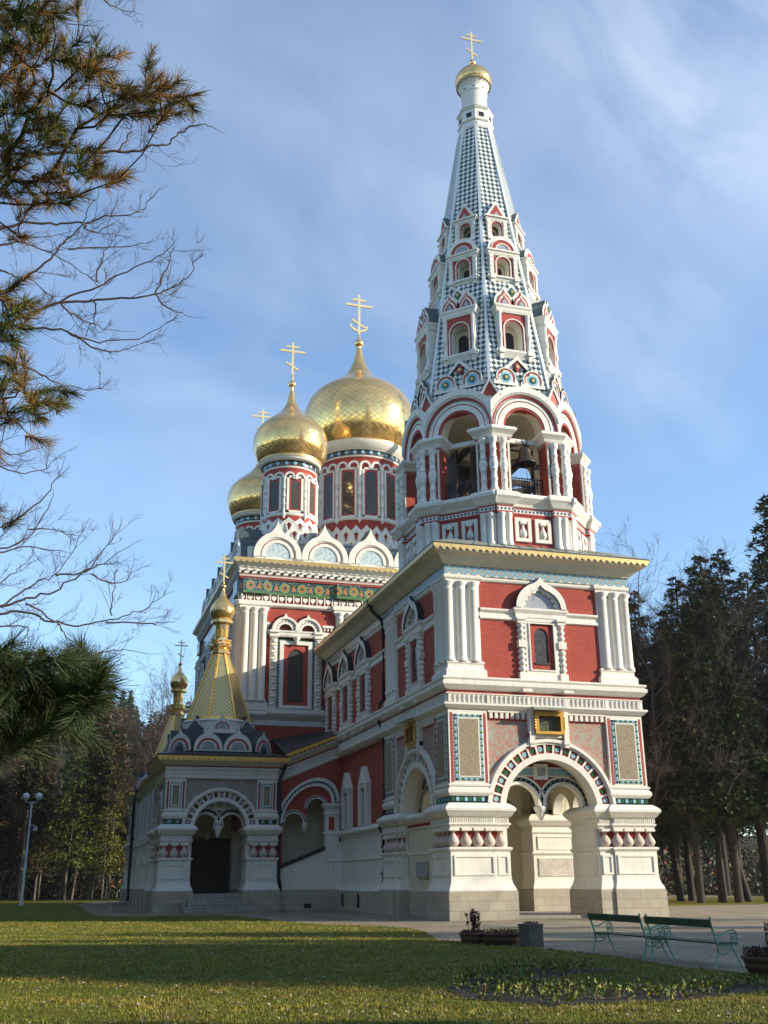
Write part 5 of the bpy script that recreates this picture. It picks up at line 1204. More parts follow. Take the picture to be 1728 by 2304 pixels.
# the same porch mass on the far (south) side: only its eave shows right of the tower
mb=MB(); mb.mold([(5.2,-27.0),(5.2,-19.2),(13.2,-19.2),(13.2,-27.0)],[(.15,-.1,'plinth_stone'),(.15,1.15),(0,1.3),(0,4.2),(.2,4.4),(.2,4.6),(0,4.7),(0,7.3),(.1,7.4),(.1,7.95),(.55,8.3),(.55,8.34)],'white',closed=False,side=1); cput('flank_wall',mb,0,0)
mb=MB(); valance(mb,[(4.6,-18.6),(13.8,-18.6),(13.8,-27)],8.28,8.56,0,side=1,m='gold_trim'); mb.add([(4.6,-18.55,8.6),(13.85,-18.55,8.6),(10.5,-23.6,10.2),(4.6,-23.6,10.2),(13.85,-27,8.6),(10.5,-27,10.2)],[(0,1,2,3),(1,4,5,2)],'roof_dark'); cput('roof',mb,0,0)
PINE_UP=[(-21.63,-37.33,6.97),(-21.55,-37.04,7.3),(-21.47,-37.18,7.11),(-21.61,-36.89,7.26),(-21.7,-36.84,7.24),(-21.44,-37.43,6.75),(-21.59,-37.42,6.6),(-21.61,-36.55,7.38),(-21.42,-37.19,6.9),(-21.35,-37.17,6.83),(-21.34,-36.41,7.58),(-21.22,-36.98,7.12),(-21.31,-36.76,7.63),(-21.23,-37.15,7.31),(-21.39,-36.95,7.42),(-21.26,-37.23,6.73),(-21.19,-36.72,7.18),(-21.05,-36.53,7.46),(-21.02,-36.83,7.08),(-20.91,-36.69,7.38),(-21.05,-36.65,7.18),(-21.09,-37.28,6.61),(-21.15,-36.6,7.31),(-20.96,-36.71,7.08),(-20.84,-37.01,6.82),(-20.82,-37.26,6.53),(-20.7,-36.5,7.43),(-20.66,-36.89,7.03),(-20.72,-36.57,7.2),(-20.64,-36.37,7.31),(-20.54,-36.58,7.18),(-20.44,-36.34,7.35),(-20.42,-36.94,6.91),(-20.47,-36.42,7.18),(-20.6,-36.8,6.86),(-20.7,-36.24,7.28),(-20.78,-36.34,7.27),(-20.88,-37.18,6.57),(-21.08,-37.11,6.56),(-21.12,-36.99,6.6),(-21.26,-36.28,7.38),(-21.57,-36.83,6.84),(-21.57,-36.55,6.92),(-21.37,-36.95,6.71),(-21.43,-36.68,6.84),(-21.35,-36.74,6.65),(-21.28,-36.75,6.59),(-21.3,-36.45,6.74),(-21.23,-36.42,6.7),(-21.39,-36.07,6.97),(-21.18,-36.39,6.89),(-21.51,-36.13,7.08),(-21.67,-36.17,6.95),(-21.64,-35.97,7.01),(-21.64,-36.27,6.67),(-21.43,-36.83,6.25),(-21.59,-36.02,6.79),(-21.7,-35.9,6.85),(-21.05,-36.04,6.96),(-21.02,-36.37,6.62),(-21.09,-36.18,6.69),(-20.86,-36.72,6.25),(-20.9,-36.04,6.79),(-21.32,-36.32,6.54),(-21.21,-36.6,6.25),(-21.29,-36.85,6.05),(-21.48,-35.9,6.61),(-21.53,-35.77,6.75),(-21.53,-36.86,6.09),(-21.3,-35.97,6.6),(-21.23,-36.37,6.23),(-21.3,-36.67,6.01),(-21.43,-36.48,6.07),(-21.63,-36.04,6.59),(-21.71,-36.08,6.87),(-21.61,-37.12,6.32),(-21.62,-36.71,7.08),(-21.45,-37.3,6.56),(-21.71,-36.53,7.08),(-21.49,-36.91,6.71),(-21.69,-35.86,6.59),(-21.62,-35.72,6.65),(-21.73,-37.07,7.23),(-21.8,-36.51,7.64),(-21.67,-37.07,6.83),(-21.38,-37.54,6.9),(-21.07,-36.4,6.72),(-21.11,-36.97,6.16),(-21.38,-36.9,6.42),(-21.52,-36.73,6.67),(-21.8,-36.91,7.27),(-21.72,-37.25,6.7),(-21.69,-37.18,6.38),(-21.8,-36.08,6.84),(-21.7,-36.54,6.16),(-21.57,-35.44,6.01),(-21.51,-35.51,6.05),(-21.56,-35.74,5.61),(-21.46,-35.64,5.57),(-21.53,-35.55,5.5),(-21.42,-35.54,5.72),(-21.48,-35.47,5.49),(-21.61,-35.68,5.79),(-21.6,-35.52,5.6),(-21.72,-35.39,5.87),(-21.67,-35.57,5.49),(-21.5,-35.63,5.25),(-21.42,-35.37,5.4),(-21.44,-35.79,5.14),(-21.53,-35.76,5.22),(-21.25,-35.05,5.35),(-21.08,-35.46,5.17),(-21.12,-35.41,5.13),(-21.16,-35.89,4.87),(-21.26,-35.52,5.02),(-21.29,-35.33,5.01),(-21.3,-35.89,4.87),(-21.36,-35.32,5.06),(-21.51,-35.3,5.02),(-21.47,-35.79,4.71),(-21.47,-35.28,4.97),(-21.53,-35.49,5.04),(-21.54,-34.98,4.33),(-21.4,-35.64,5.11),(-21.63,-35.24,5.06),(-21.65,-35.34,5.33)]
PINE_LOW=[(-20.93,-38.4,2.51),(-20.85,-38.37,2.51),(-20.8,-37.96,2.63),(-21,-37.76,2.65),(-21.05,-38.24,2.51),(-20.88,-38.09,2.49),(-20.76,-38,2.51),(-20.72,-38.18,2.44),(-20.81,-38.14,2.44),(-20.94,-38.18,2.43),(-21.01,-38.14,2.4),(-20.91,-37.98,2.42),(-20.73,-38.18,2.38),(-21.09,-38.14,2.43),(-20.83,-37.85,2.41),(-21.11,-38.39,2.46),(-21.2,-38.02,2.49),(-21.2,-37.89,2.4),(-21.08,-38.19,2.47),(-20.98,-38.24,2.43),(-20.88,-37.84,2.49),(-20.76,-38.22,2.37),(-20.74,-38.27,2.42),(-20.79,-38.1,2.5),(-20.9,-37.9,2.4),(-20.81,-38.31,2.3),(-20.97,-38.16,2.33),(-21.04,-38.16,2.39),(-21.12,-37.81,2.4),(-20.84,-38.06,2.26),(-20.92,-37.78,2.32),(-20.97,-38.25,2.21),(-20.99,-38.13,2.17),(-21.07,-37.92,2.25),(-20.87,-37.75,2.26),(-21.13,-38.07,2.28),(-21.18,-38.25,2.42),(-21.16,-38.3,2.24)]
BARE=[[(-22.66,-31.19,9.11),(-22.22,-31.16,9.36),(-21.96,-31.09,9.53),(-21.58,-31.01,9.67),(-21.24,-30.94,9.79),(-20.99,-30.89,9.95),(-20.68,-30.85,10.09),(-20.48,-30.83,10.27),(-20.35,-30.86,10.51)],
[(-22.31,-31.64,7.95),(-22.07,-31.6,8.17),(-21.83,-31.6,8.44),(-21.6,-31.59,8.68),(-21.45,-31.6,8.94),(-21.32,-31.6,9.17),(-21.22,-31.58,9.36),(-21.15,-31.61,9.62),(-21.08,-31.61,9.83)],
[(-22.66,-30.41,9.43),(-22.29,-30.34,9.63),(-22.08,-30.27,9.78),(-21.91,-30.16,9.84),(-21.63,-29.99,9.85),(-21.32,-29.81,9.81),(-21.03,-29.62,9.74)],
[(-22.69,-29.76,8.49),(-22.22,-29.72,8.78),(-21.85,-29.69,9.04),(-21.58,-29.66,9.25),(-21.1,-29.68,9.56),(-20.77,-29.7,9.82),(-20.45,-29.71,10.06),(-20.14,-29.74,10.29),(-19.97,-29.76,10.53)],
[(-21.69,-31.61,7.96),(-21.43,-31.57,8.16),(-20.98,-31.51,8.32),(-20.6,-31.46,8.46),(-20.29,-31.41,8.59),(-20.06,-31.38,8.75),(-19.87,-31.39,8.98),(-19.78,-31.41,9.23)],
[(-20.3,-31.57,8.49),(-20.23,-31.57,8.71),(-20.14,-31.63,9.02),(-20.09,-31.6,9.19)],
[(-20.23,-30.22,9.31),(-19.99,-30.04,9.22),(-19.68,-29.92,9.21)],
[(-22.55,-30.39,8.45),(-22.17,-30.26,8.54),(-21.74,-30.12,8.6),(-21.33,-30,8.67),(-21.12,-29.85,8.66),(-20.69,-29.76,8.75),(-20.3,-29.72,8.91),(-19.96,-29.76,9.18)],
[(-21.34,-29.88,8.73),(-21.03,-29.7,8.66),(-20.71,-29.57,8.67),(-20.43,-29.52,8.82),(-20.15,-29.5,9.03)],
[(-22.56,-32.18,9.58),(-21.69,-32.14,9.87),(-21.07,-32.1,10.05),(-20.8,-32.04,10.17),(-20.48,-32.02,10.33),(-20.26,-31.98,10.47),(-20.17,-31.98,10.65),(-19.9,-31.99,10.83),(-19.7,-31.91,10.89)],
[(-20.88,-32.83,9.54),(-20.8,-32.83,9.74),(-20.76,-32.83,9.93),(-20.76,-32.84,10.13)],
[(-21.21,-31.92,9.11),(-21.13,-31.77,9.11),(-20.98,-31.7,9.23),(-20.84,-31.66,9.39)],
[(-21.41,-30.47,9.65),(-21.06,-30.41,9.79),(-20.64,-30.36,9.93),(-20.36,-30.32,10.08)],
[(-21,-31.6,8.51),(-20.95,-31.67,8.85),(-20.86,-31.68,9.09)],
[(-21.39,-31.25,8.34),(-21.24,-31.09,8.32),(-20.95,-30.93,8.29),(-20.63,-30.82,8.33)],
[(-21,-31.11,8.55),(-20.99,-30.92,8.45),(-21.07,-30.69,8.29)],
[(-22.15,-31.26,8.7),(-22.04,-31.13,8.73),(-21.78,-30.99,8.77),(-21.5,-30.77,8.67)],
[(-22.36,-31.6,9.13),(-22.08,-31.45,9.17),(-21.82,-31.3,9.2),(-21.45,-31.25,9.38)],
[(-22.4,-28.48,6.11),(-22.01,-28.39,6.34),(-21.71,-28.32,6.56),(-21.48,-28.28,6.87),(-21.35,-28.25,7.15),(-21.26,-28.23,7.42)],
[(-22.14,-30.57,5.15),(-21.81,-30.48,5.36),(-21.52,-30.4,5.57),(-21.32,-30.39,5.95),(-21.28,-30.34,6.19)],
[(-22.03,-30.85,4.45),(-21.71,-30.74,4.61),(-21.5,-30.63,4.73),(-21.21,-30.53,4.86),(-20.99,-30.45,5.05),(-20.76,-30.38,5.25),(-20.57,-30.35,5.57),(-20.45,-30.31,5.81)],
[(-22.31,-28.14,5.15),(-21.9,-27.99,5.19),(-21.58,-27.86,5.25),(-21.18,-27.7,5.18),(-20.84,-27.57,5.17),(-20.48,-27.48,5.29),(-20.11,-27.41,5.43),(-19.83,-27.33,5.57),(-19.55,-27.3,5.82)],
[(-20.5,-28.25,5.08),(-19.91,-28.16,5.12),(-19.66,-28.06,5.17),(-19.46,-27.97,5.24)],
[(-20.83,-27.84,4.76),(-20.63,-27.71,4.72),(-20.31,-27.62,4.81),(-20.08,-27.52,4.86),(-19.72,-27.41,4.84)],
[(-21.51,-29.6,4.95),(-21.1,-29.42,4.77),(-20.99,-29.26,4.62),(-20.83,-29.11,4.49)],
[(-21.9,-28.11,5.26),(-21.67,-28.02,5.48),(-21.41,-27.95,5.71),(-21.2,-27.86,5.85),(-21.03,-27.82,6.17),(-20.88,-27.82,6.56)],
[(-20.73,-28.27,5.77),(-20.41,-28.14,5.71),(-20.2,-28.04,5.78),(-20.12,-27.97,5.95)],
[(-21.14,-30.3,5.15),(-20.86,-30.2,5.23),(-20.6,-30.12,5.4),(-20.27,-30.09,5.68)],
[(-20.39,-28.67,5.1),(-20.43,-28.62,5.41),(-20.37,-28.6,5.77)],
[(-21.73,-32.48,12.29),(-21.26,-32.25,12.27),(-21.09,-32.13,12.32),(-20.85,-32.04,12.4)],
[(-22.13,-30.1,8.13),(-21.73,-29.91,8.07),(-21.52,-29.75,8.04),(-21.31,-29.6,8.04),(-20.97,-29.49,8.09),(-20.78,-29.42,8.22)],
[(-22.18,-32.84,11.25),(-21.69,-32.74,11.37),(-21.6,-32.61,11.42),(-21.36,-32.55,11.55)],
[(-22.21,-30.66,6.6),(-21.95,-30.51,6.63),(-21.73,-30.37,6.65),(-21.44,-30.3,6.84)],
[(-22.21,-30.44,6.49),(-21.94,-30.29,6.5),(-21.57,-30.14,6.51),(-21.31,-30.09,6.74)],
[(-21.94,-30.25,4.87),(-21.79,-30.16,5.03),(-21.64,-30.08,5.23),(-21.49,-29.99,5.39)],
[(-21.86,-30.62,4.36),(-21.6,-30.49,4.45),(-21.39,-30.36,4.45),(-21.55,-30.19,4.19)],
[(-21.57,-29.42,5.99),(-21.27,-29.31,6.06),(-20.95,-29.17,6.04)],
[(-21.83,-30.21,5.42),(-21.49,-30.1,5.55),(-21.08,-29.97,5.56)]]
# ================================================================ GROUND
rnd=random.Random(11)
def grassmat():
    m,t,b,g=newmat('grass_ground'); tc=nn(t,'ShaderNodeTexCoord'); ob=tc.outputs['Object']
    n1=g.noise(ob,.25,5,.6); n2=g.noise(ob,2.2,5,.65); n3=g.noise(g.mapg(ob,scale=(1,1,1)),38,4,.7)
    c=g.mix(g.rng(n1,.35,.65),(.085,.125,.008,1),(.20,.175,.015,1)); c=g.mix(g.rng(n2,.40,.72),c,(.21,.17,.03,1)); c=g.mix(g.m('MULTIPLY',g.rng(n3,.45,.7),.7),c,(.24,.20,.07,1))
    # yellow dry patches and pale fallen leaves
    v=nn(t,'ShaderNodeTexVoronoi'); t.links.new(ob,v.inputs[0]); v.inputs['Scale'].default_value=4.5
    c=g.mix(g.m('MULTIPLY',g.m('LESS_THAN',v.outputs[0],.10),.6),c,(.34,.27,.16,1))
    t.links.new(c,b.inputs['Base Color']); setb(b,Roughness=.9,Specular_IOR_Level=.1)
    bn=nn(t,'ShaderNodeBump'); bn.inputs['Strength'].default_value=1.0; bn.inputs['Distance'].default_value=.05; t.links.new(g.m('ADD',n3,g.m('MULTIPLY',n2,.6)),bn.inputs['Height']); t.links.new(bn.outputs[0],b.inputs['Normal'])
grassmat()
simple('blade_a',(.13,.185,.012),.6,var=.2); simple('blade_b',(.33,.28,.03),.6,var=.2); simple('blade_c',(.27,.22,.10),.7,var=.2)
simple('leaf_dry',(.42,.34,.24),.7,var=.3); simple('soil',(.035,.032,.016),.95,var=.3,vs=5,bump=1,bs=20)
simple('forest_floor',(.05,.042,.026),1.0,var=.3,vs=1,bump=.5,spec=0)
def pathmat():
    m,t,b,g=newmat('path_stone'); tc=nn(t,'ShaderNodeTexCoord'); ob=tc.outputs['Object']
    n1=g.noise(ob,.5,6,.65); n2=g.noise(ob,12,4,.6)
    br=nn(t,'ShaderNodeTexBrick'); t.links.new(ob,br.inputs[0]); br.inputs['Scale'].default_value=1; br.inputs['Brick Width'].default_value=.9; br.inputs['Row Height'].default_value=.6; br.inputs['Mortar Size'].default_value=.02
    br.inputs['Color1'].default_value=(.30,.25,.17,1); br.inputs['Color2'].default_value=(.36,.30,.215,1); br.inputs['Mortar'].default_value=(.22,.19,.14,1)
    c=g.mix(g.m('MULTIPLY',g.rng(n1,.38,.66),.75),br.outputs[0],(.15,.115,.07,1)); c=g.mix(g.m('MULTIPLY',g.rng(n2,.5,.75),.5),c,(.2,.18,.13,1))
    t.links.new(c,b.inputs['Base Color']); setb(b,Roughness=.85,Specular_IOR_Level=.2)
    bn=nn(t,'ShaderNodeBump'); bn.inputs['Strength'].default_value=.3; bn.inputs['Distance'].default_value=.01; t.links.new(n2,bn.inputs['Height']); t.links.new(bn.outputs[0],b.inputs['Normal'])
pathmat()
# terrain sheet: flat around the church, rising to wooded hills far behind
def hz(x,y):
    r=math.hypot(x,y-10); h=0
    t=max(0,min(1,(y-88)/200)); t=t*t*(3-2*t)
    side=max(0,min(1,(70-x)/200)); 
    h+=t*(16+62*side**1.2)*(1+.12*math.sin(x*.021+1)+.08*math.sin(x*.05+y*.03))
    return h-.02
mb=MB(); xs=[-900,-600,-420]+[-300+20*i for i in range(31)]+[420,600,900]; ys=[-500,-200,-90,-50,-20,0,30,60,86]+[95+12*i for i in range(26)]+[450,600,900]
V=[(x,-y,hz(x,y)) for y in ys for x in xs]; nxs=len(xs)
mb.add(V,[(j*nxs+i,j*nxs+i+1,(j+1)*nxs+i+1,(j+1)*nxs+i) for j in range(len(ys)-1) for i in range(nxs-1)],'forest_floor',True); put('ground',mb,kind='structure')
def sheet(poly,z,m,name,**k):
    mb=MB(); tri=tessellate_polygon([[Vector((a,b,0)) for a,b in poly]]); mb.add([(a,-b,z) for a,b in poly],[tuple(t) for t in tri],m); return put(name,mb,None,**k)
# lawn edge against the path
edge=[(-9.1,-60),(-9.0,-30),(-8.95,-26.2),(-9.25,-24.4),(-9.05,-22),(-8.95,-20.5),(-9.2,-18.5),(-9.35,-16.8),(-10.0,-14.4),(-10.25,-13.4),(-9.6,-11),(-8.9,-8.0),(-8.55,-5.6),(-8.9,-3.6),(-9.6,-2.2),(-10.6,-.2),(-11.2,3),(-11.6,8),(-12.2,12.6),(-14.5,14.2),(-17.8,15.0),(-18.6,20),(-18.8,50),(-17,62),(-10,70)]
lawn=edge+[(-10,80),(-70,84),(-70,-60)]
sheet(lawn,.012,'grass_ground','lawn',kind='structure')
sheet(edge+[(40,70),(40,16.5),(60,12),(60,-60)],.002,'path_stone','path',kind='structure')
sheet([(12,17.2),(90,11),(90,40),(14,40)],.010,'grass_ground','lawn',kind='structure')
# grass blades near the camera
cx,cy=CAMP['x'],CAMP['y']
from mathutils import noise as mnoise
def in_poly(x,y,P):
    c=False;j=len(P)-1
    for i in range(len(P)):
        if (P[i][1]>y)!=(P[j][1]>y) and x<(P[j][0]-P[i][0])*(y-P[i][1])/(P[j][1]-P[i][1])+P[i][0]: c=not c
        j=i
    return c
soilP=[(-8.9,-28.3),(-10.5,-28.6),(-12.4,-29.3),(-14.3,-29.2),(-15.1,-28.0),(-14.9,-26.6),(-14.1,-25.3),(-13.2,-23.8),(-12.2,-23.3),(-11.2,-23.9),(-10.6,-24.6),(-11.6,-24.9),(-12.6,-25.4),(-13.3,-26.4),(-13.2,-27.3),(-12.2,-27.9),(-10.8,-27.7),(-9.4,-27.4),(-8.9,-27.2)]
sheet(soilP,.020,'soil','flower_bed_soil',kind='structure')
def blades(name,n,dmin,dmax,h0,h1,label):
    mb=MB(T=lambda u,d,z:(u,-d,z)); mats=['blade_a','blade_b','blade_c']; cnt=0
    while cnt<n:
        d=dmin+(dmax-dmin)*rnd.random()**1.35; a=CAMP['yaw']+R(rnd.uniform(-23,23)); x=cx+d*math.sin(a); y=cy+d*math.cos(a)
        if not in_poly(x,y,lawn) or in_poly(x,y,soilP): continue
        cnt+=1; q=mnoise.noise(Vector((x*.7,y*.7,0)))+mnoise.noise(Vector((x*2.5,y*2.5,3)))*.6
        k=0 if q+rnd.uniform(-.5,.5)<.1 else (1 if rnd.random()<.8 else 2)
        for j in range(3):
            t=rnd.uniform(0,2*PI); w=.0042+d*.00030; h=rnd.uniform(h0,h1)*(1+.5*q); l=rnd.uniform(.2,1.0)*h; px,py=x+rnd.gauss(0,.025),y+rnd.gauss(0,.025)
            ct,st=math.cos(t),math.sin(t)
            mb.v+= [(px-w*st,py+w*ct,.0),(px+w*st,py-w*ct,.0),(px+l*ct,py+l*st,h)]
            i=len(mb.v); mb.f.append([i-3,i-2,i-1]); mb.fm.append(mats[k]); mb.fs.append(False)
    return link(name,mb.mesh(name,False),label=label,cat='grass',kind='stuff')
blades('grass',95000,9,58,.025,.055,'short autumn lawn grass with dry yellow patches')
mb=MB()
for i in range(2600):
    d=10+34*rnd.random()**1.3; a=CAMP['yaw']+R(rnd.uniform(-23,23)); x=cx+d*math.sin(a); y=cy+d*math.cos(a)
    if not in_poly(x,y,lawn) and rnd.random()<.7: continue
    s=rnd.uniform(.018,.045); t=rnd.uniform(0,PI); h=rnd.uniform(.035,.07); c,s_=math.cos(t)*s,math.sin(t)*s
    mb.add([(x-c,-(y-s_),h),(x+s_*.6,-(y-c*.6),h+rnd.uniform(0,.03)),(x+c,-(y+s_),h),(x-s_*.6,-(y+c*.6),h+rnd.uniform(0,.03))],[(0,1,2,3)],'leaf_dry')
link('fallen_leaves',mb.mesh('fallen_leaves',False),label='pale dry leaves scattered over the lawn',cat='leaves',kind='stuff')
simple('weed_green',(.16,.22,.05),.6,var=.2); simple('weed_brown',(.13,.055,.035),.7,var=.3); simple('weed_red',(.075,.022,.018),.7,var=.3)
def leafcluster(mb,x,y,z,rx,rz,n,size,mats,up=.6):
    for i in range(n):
        a=rnd.uniform(0,2*PI); q=rx*math.sqrt(rnd.random()); px,py=x+q*math.cos(a),y+q*math.sin(a); pz=z+rz*rnd.random()
        v=Vector((rnd.gauss(0,1),rnd.gauss(0,1),rnd.gauss(up,1))).normalized()*size*rnd.uniform(.6,1.3); w=v.cross(Vector((rnd.gauss(0,1),rnd.gauss(0,1),rnd.gauss(0,1)))).normalized()*size*.35
        b=Vector((px,py,pz)); m=rnd.choice(mats)
        k=len(mb.v); mb.v+=[tuple(b-w),tuple(b+v),tuple(b+w),tuple(b-v*.3)]; mb.f.append([k,k+1,k+2,k+3]); mb.fm.append(m); mb.fs.append(False)
mb=MB(); c=0
while c<330:
    x=rnd.uniform(-15.2,-8.9); y=rnd.uniform(-29.5,-23.2)
    if not in_poly(x,y,soilP): continue
    c+=1; leafcluster(mb,x,y,.02,.06,.16,12,.05,['weed_green','blade_a','weed_green','blade_a','blade_b','weed_brown'],1.2)
link('bedding_plants',mb.mesh('bedding_plants',False),label='straggly green and brown winter bedding plants in the dark soil bed',cat='plants',kind='stuff')
# ================================================================ STREET FURNITURE
simple('bench_green',(.24,.48,.35),.5,var=.2,vs=3); simple('bench_wood',(.07,.13,.085),.55,var=.3,vs=3,bump=.3)
def bench_end():
    mb=MB(); m='bench_green'; r=.018
    # local: u along the bench, d forward (seat side), z up
    def tb(pts,r=r): mb.tube([(0,-0+p[0],p[1]) if False else (0,p[0],p[1]) for p in pts],r,m,n=6)
    back=[(-.02,.0),(0.02,.10),(.06,.25),(.07,.40),(.03,.55),(-.02,.70),(-.05,.82),(-.03,.87),(-.06,.88)]
    tb(back,.022)
    tb([(.07,.40),(.25,.385),(.48,.40),(.52,.38)],.022)
    tb([(.56,.0),(.53,.08),(.47,.20),(.42,.30),(.40,.38)],.02); tb([(.56,.0),(.60,.0)],.022); tb([(-.02,.0),(-.07,.0)],.022)
    tb([(.07,.28),(.16,.22),(.26,.24),(.34,.31),(.40,.36)],.013); tb([(.10,.34),(.2,.31),(.3,.33)],.01)
    # arm rest ending in a big scroll
    arm=[(.02,.58),(.12,.56),(.22,.59),(.32,.64),(.42,.65)]
    for i in range(22):
        a=R(80-28*i); q=.095*(1-i/26); arm.append((.44+q*math.cos(a),.555+q*math.sin(a)))
    tb(arm,.016)
    sc=[(.53,.53),(.53,.46),(.47,.42),(.40,.44),(.39,.49),(.43,.51)]; tb(sc,.014)
    # pierced apron discs
    for u,z in ((.16,.35),(.25,.35),(.34,.36)): mb.tube([(0,u+.03*math.cos(R(60*i)),z+.03*math.sin(R(60*i))) for i in range(7)],.008,m,n=4)
    return mb.mesh('end_frame')
be=bench_end()
def bench(y0,y1,label,x=-8.72,rz=90):
    L=abs(y1-y0); root=empty('park_bench',(x,(y0+y1)/2,0.004),rz,label=label,cat='bench',group='green benches beside the path')
    for s in (-1,1): link('end_frame',be,root,(s*(L/2-.03),0,0))
    mb=MB(); mb.T=lambda u,d,z:(u,-d,z); o=.012
    mb.add([(-L/2,-.055,.70),(L/2,-.055,.70),(L/2,-.085,.84),(-L/2,-.085,.84),(-L/2,-.02,.71),(L/2,-.02,.71),(L/2,-.05,.85),(-L/2,-.05,.85)],[(0,1,2,3),(4,5,6,7),(0,1,5,4),(3,2,6,7),(0,3,7,4),(1,2,6,5)],'bench_wood'); put('backrest',mb,root)
    mb=MB()
    for k in range(5): mb.box(-L/2,L/2,.08+k*.088,.158+k*.088,.405,.435,'bench_wood')
    put('seat',mb,root)
# rz=90: local -y (front, +d) -> +x
bench(-19.72,-22.05,'green park bench with scrolled iron ends, the farther of the two'); bench(-22.32,-24.66,'green park bench with scrolled iron ends, the nearer of the two',x=-8.74,rz=91)
simple('planter_brown',(.12,.065,.045),.7,var=.2,vs=4); simple('concrete',(.15,.145,.125),.85,var=.2,vs=5,bump=.5)
def planter(name,x,y,r,h,label,cat='planter'):
    root=empty(name,(x,y,.004),label=label,cat=cat); mb=MB()
    mb.lathe([(r*.80,0),(r*.88,h*.12),(r*.95,h*.4),(r*.98,h*.44),(r*.95,h*.48),(r,h*.8),(r*1.05,h*.84),(r*1.05,h),(r*.93,h),(r*.9,h*.86),(.02,h*.84)],'planter_brown',n=28,cap=False); put('tub',mb,root); return root
p=planter('planter',-9.62,-14.55,.36,.27,'round brown planter with a tall dark red shrub')
mb=MB()
for i in range(26):
    a=rnd.uniform(0,2*PI); q=.2*rnd.random(); x,y=q*math.cos(a),q*math.sin(a); dx,dy=rnd.gauss(0,.06),rnd.gauss(0,.06); h=rnd.uniform(.4,.62)
    mb.tube([(x,-y,.2),(x+dx*.5,-(y+dy*.5),.2+h*.5),(x+dx,-(y+dy),.2+h)],.007,'weed_red',n=3)
    for k in range(5): t=rnd.uniform(.3,1); leafcluster(mb,x+dx*t,y+dy*t,.2+h*t,.03,.05,5,.045,['weed_red','weed_brown','weed_red'])
link('shrub',mb.mesh('shrub',False),p)
p=planter('planter',-9.50,-16.25,.52,.30,'wide brown planter filled with low rusty groundcover, beside the concrete post')
mb=MB(); leafcluster(mb,0,0,.22,.46,.15,900,.05,['weed_brown','weed_red','weed_brown','blade_b']); link('shrub',mb.mesh('shrub',False),p)
p=planter('planter',-9.9,-15.3,.40,.27,'low brown planter wedged between the two other planters')
mb=MB(); leafcluster(mb,0,0,.2,.36,.14,500,.05,['weed_brown','weed_red','weed_brown']); link('shrub',mb.mesh('shrub',False),p)
root=empty('concrete_post',(-9.12,-17.2,.004),12,label='square grey concrete post planter with reddish leaves on top',cat='planter')
mb=MB(); mb.box(-.22,.22,-.22,.22,0,.53,'concrete'); mb.box(-.235,.235,-.235,.235,.49,.535,'concrete'); mb.box(-.2,.2,.22,.232,.06,.45,'concrete'); put('body',mb,root)
mb=MB(); leafcluster(mb,0,0,.52,.2,.06,160,.035,['weed_red','weed_brown']); link('plants',mb.mesh('plants',False),root)
p=planter('planter',-8.62,-26.35,.58,.30,'large dark round planter at the right edge with a dry orange bush')
mb=MB(); leafcluster(mb,0,0,.26,.56,.18,1100,.05,['weed_brown','weed_red','soil']); leafcluster(mb,.1,.05,.4,.22,.42,700,.05,['leaf_dry','blade_c','weed_brown'],1.5); link('shrub',mb.mesh('shrub',False),p)
# stone drum bin beside the porch steps, low stone block further along the flank
root=empty('litter_bin',(-14.3,17.6,.01),label='small pale round stone bin standing before the left porch pier',cat='bin')
mb=MB(); mb.lathe([(.27,0),(.29,.03),(.30,.5),(.32,.52),(.32,.6),(.28,.62),(.27,.56),(.02,.5)],'plinth_stone',n=24,cap=False); put('body',mb,root)
root=empty('stone_block',(-17.0,24.5,.01),20,label='low grey stone block on the paving beside the church flank',cat='block')
mb=MB(); mb.box(-.5,.5,-.35,.35,0,.45,'plinth_stone'); mb.box(-.55,.55,-.4,.4,.45,.55,'plinth_stone'); put('body',mb,root)
# twin-globe lamp at the wood's edge
root=empty('street_lamp',(-23.1,49.3,.01),-15,label='tall white lamp post with two round globe lamps on the left lawn',cat='street lamp')
mb=MB(); mb.lathe([(.14,0),(.14,.5),(.10,.6),(.085,8.0)],'white_metal',n=14); mb.lathe([(.2,0),(.2,.08)],'white_metal',n=14); mb.tube([(-.52,0,8.15),(-.5,0,8.0),(0,0,7.85),(.5,0,8.0),(.52,0,8.15)],.035,'white_metal'); put('post',mb,root)
m,t,b,g_=newmat('lamp_globe'); setb(b,Base_Color=(.85,.85,.83,1),Roughness=.3)
for s in(-1,1):
    mb=MB(); mb.lathe([(.29*math.sin(R(15*i)),-.29*math.cos(R(15*i))) for i in range(13)],'lamp_globe',n=20,cap=False); mb.lathe([(.1,-.32),(.12,-.25)],'white_metal',n=10); put('globe',mb,root,(s*.52,0,8.42))
mb=MB(); mb.box(-.02,.45,-.03,.03,6.1,6.16,'white_metal'); mb.box(.38,.62,-.12,.12,5.7,6.05,'white_metal'); put('floodlight',mb,root)
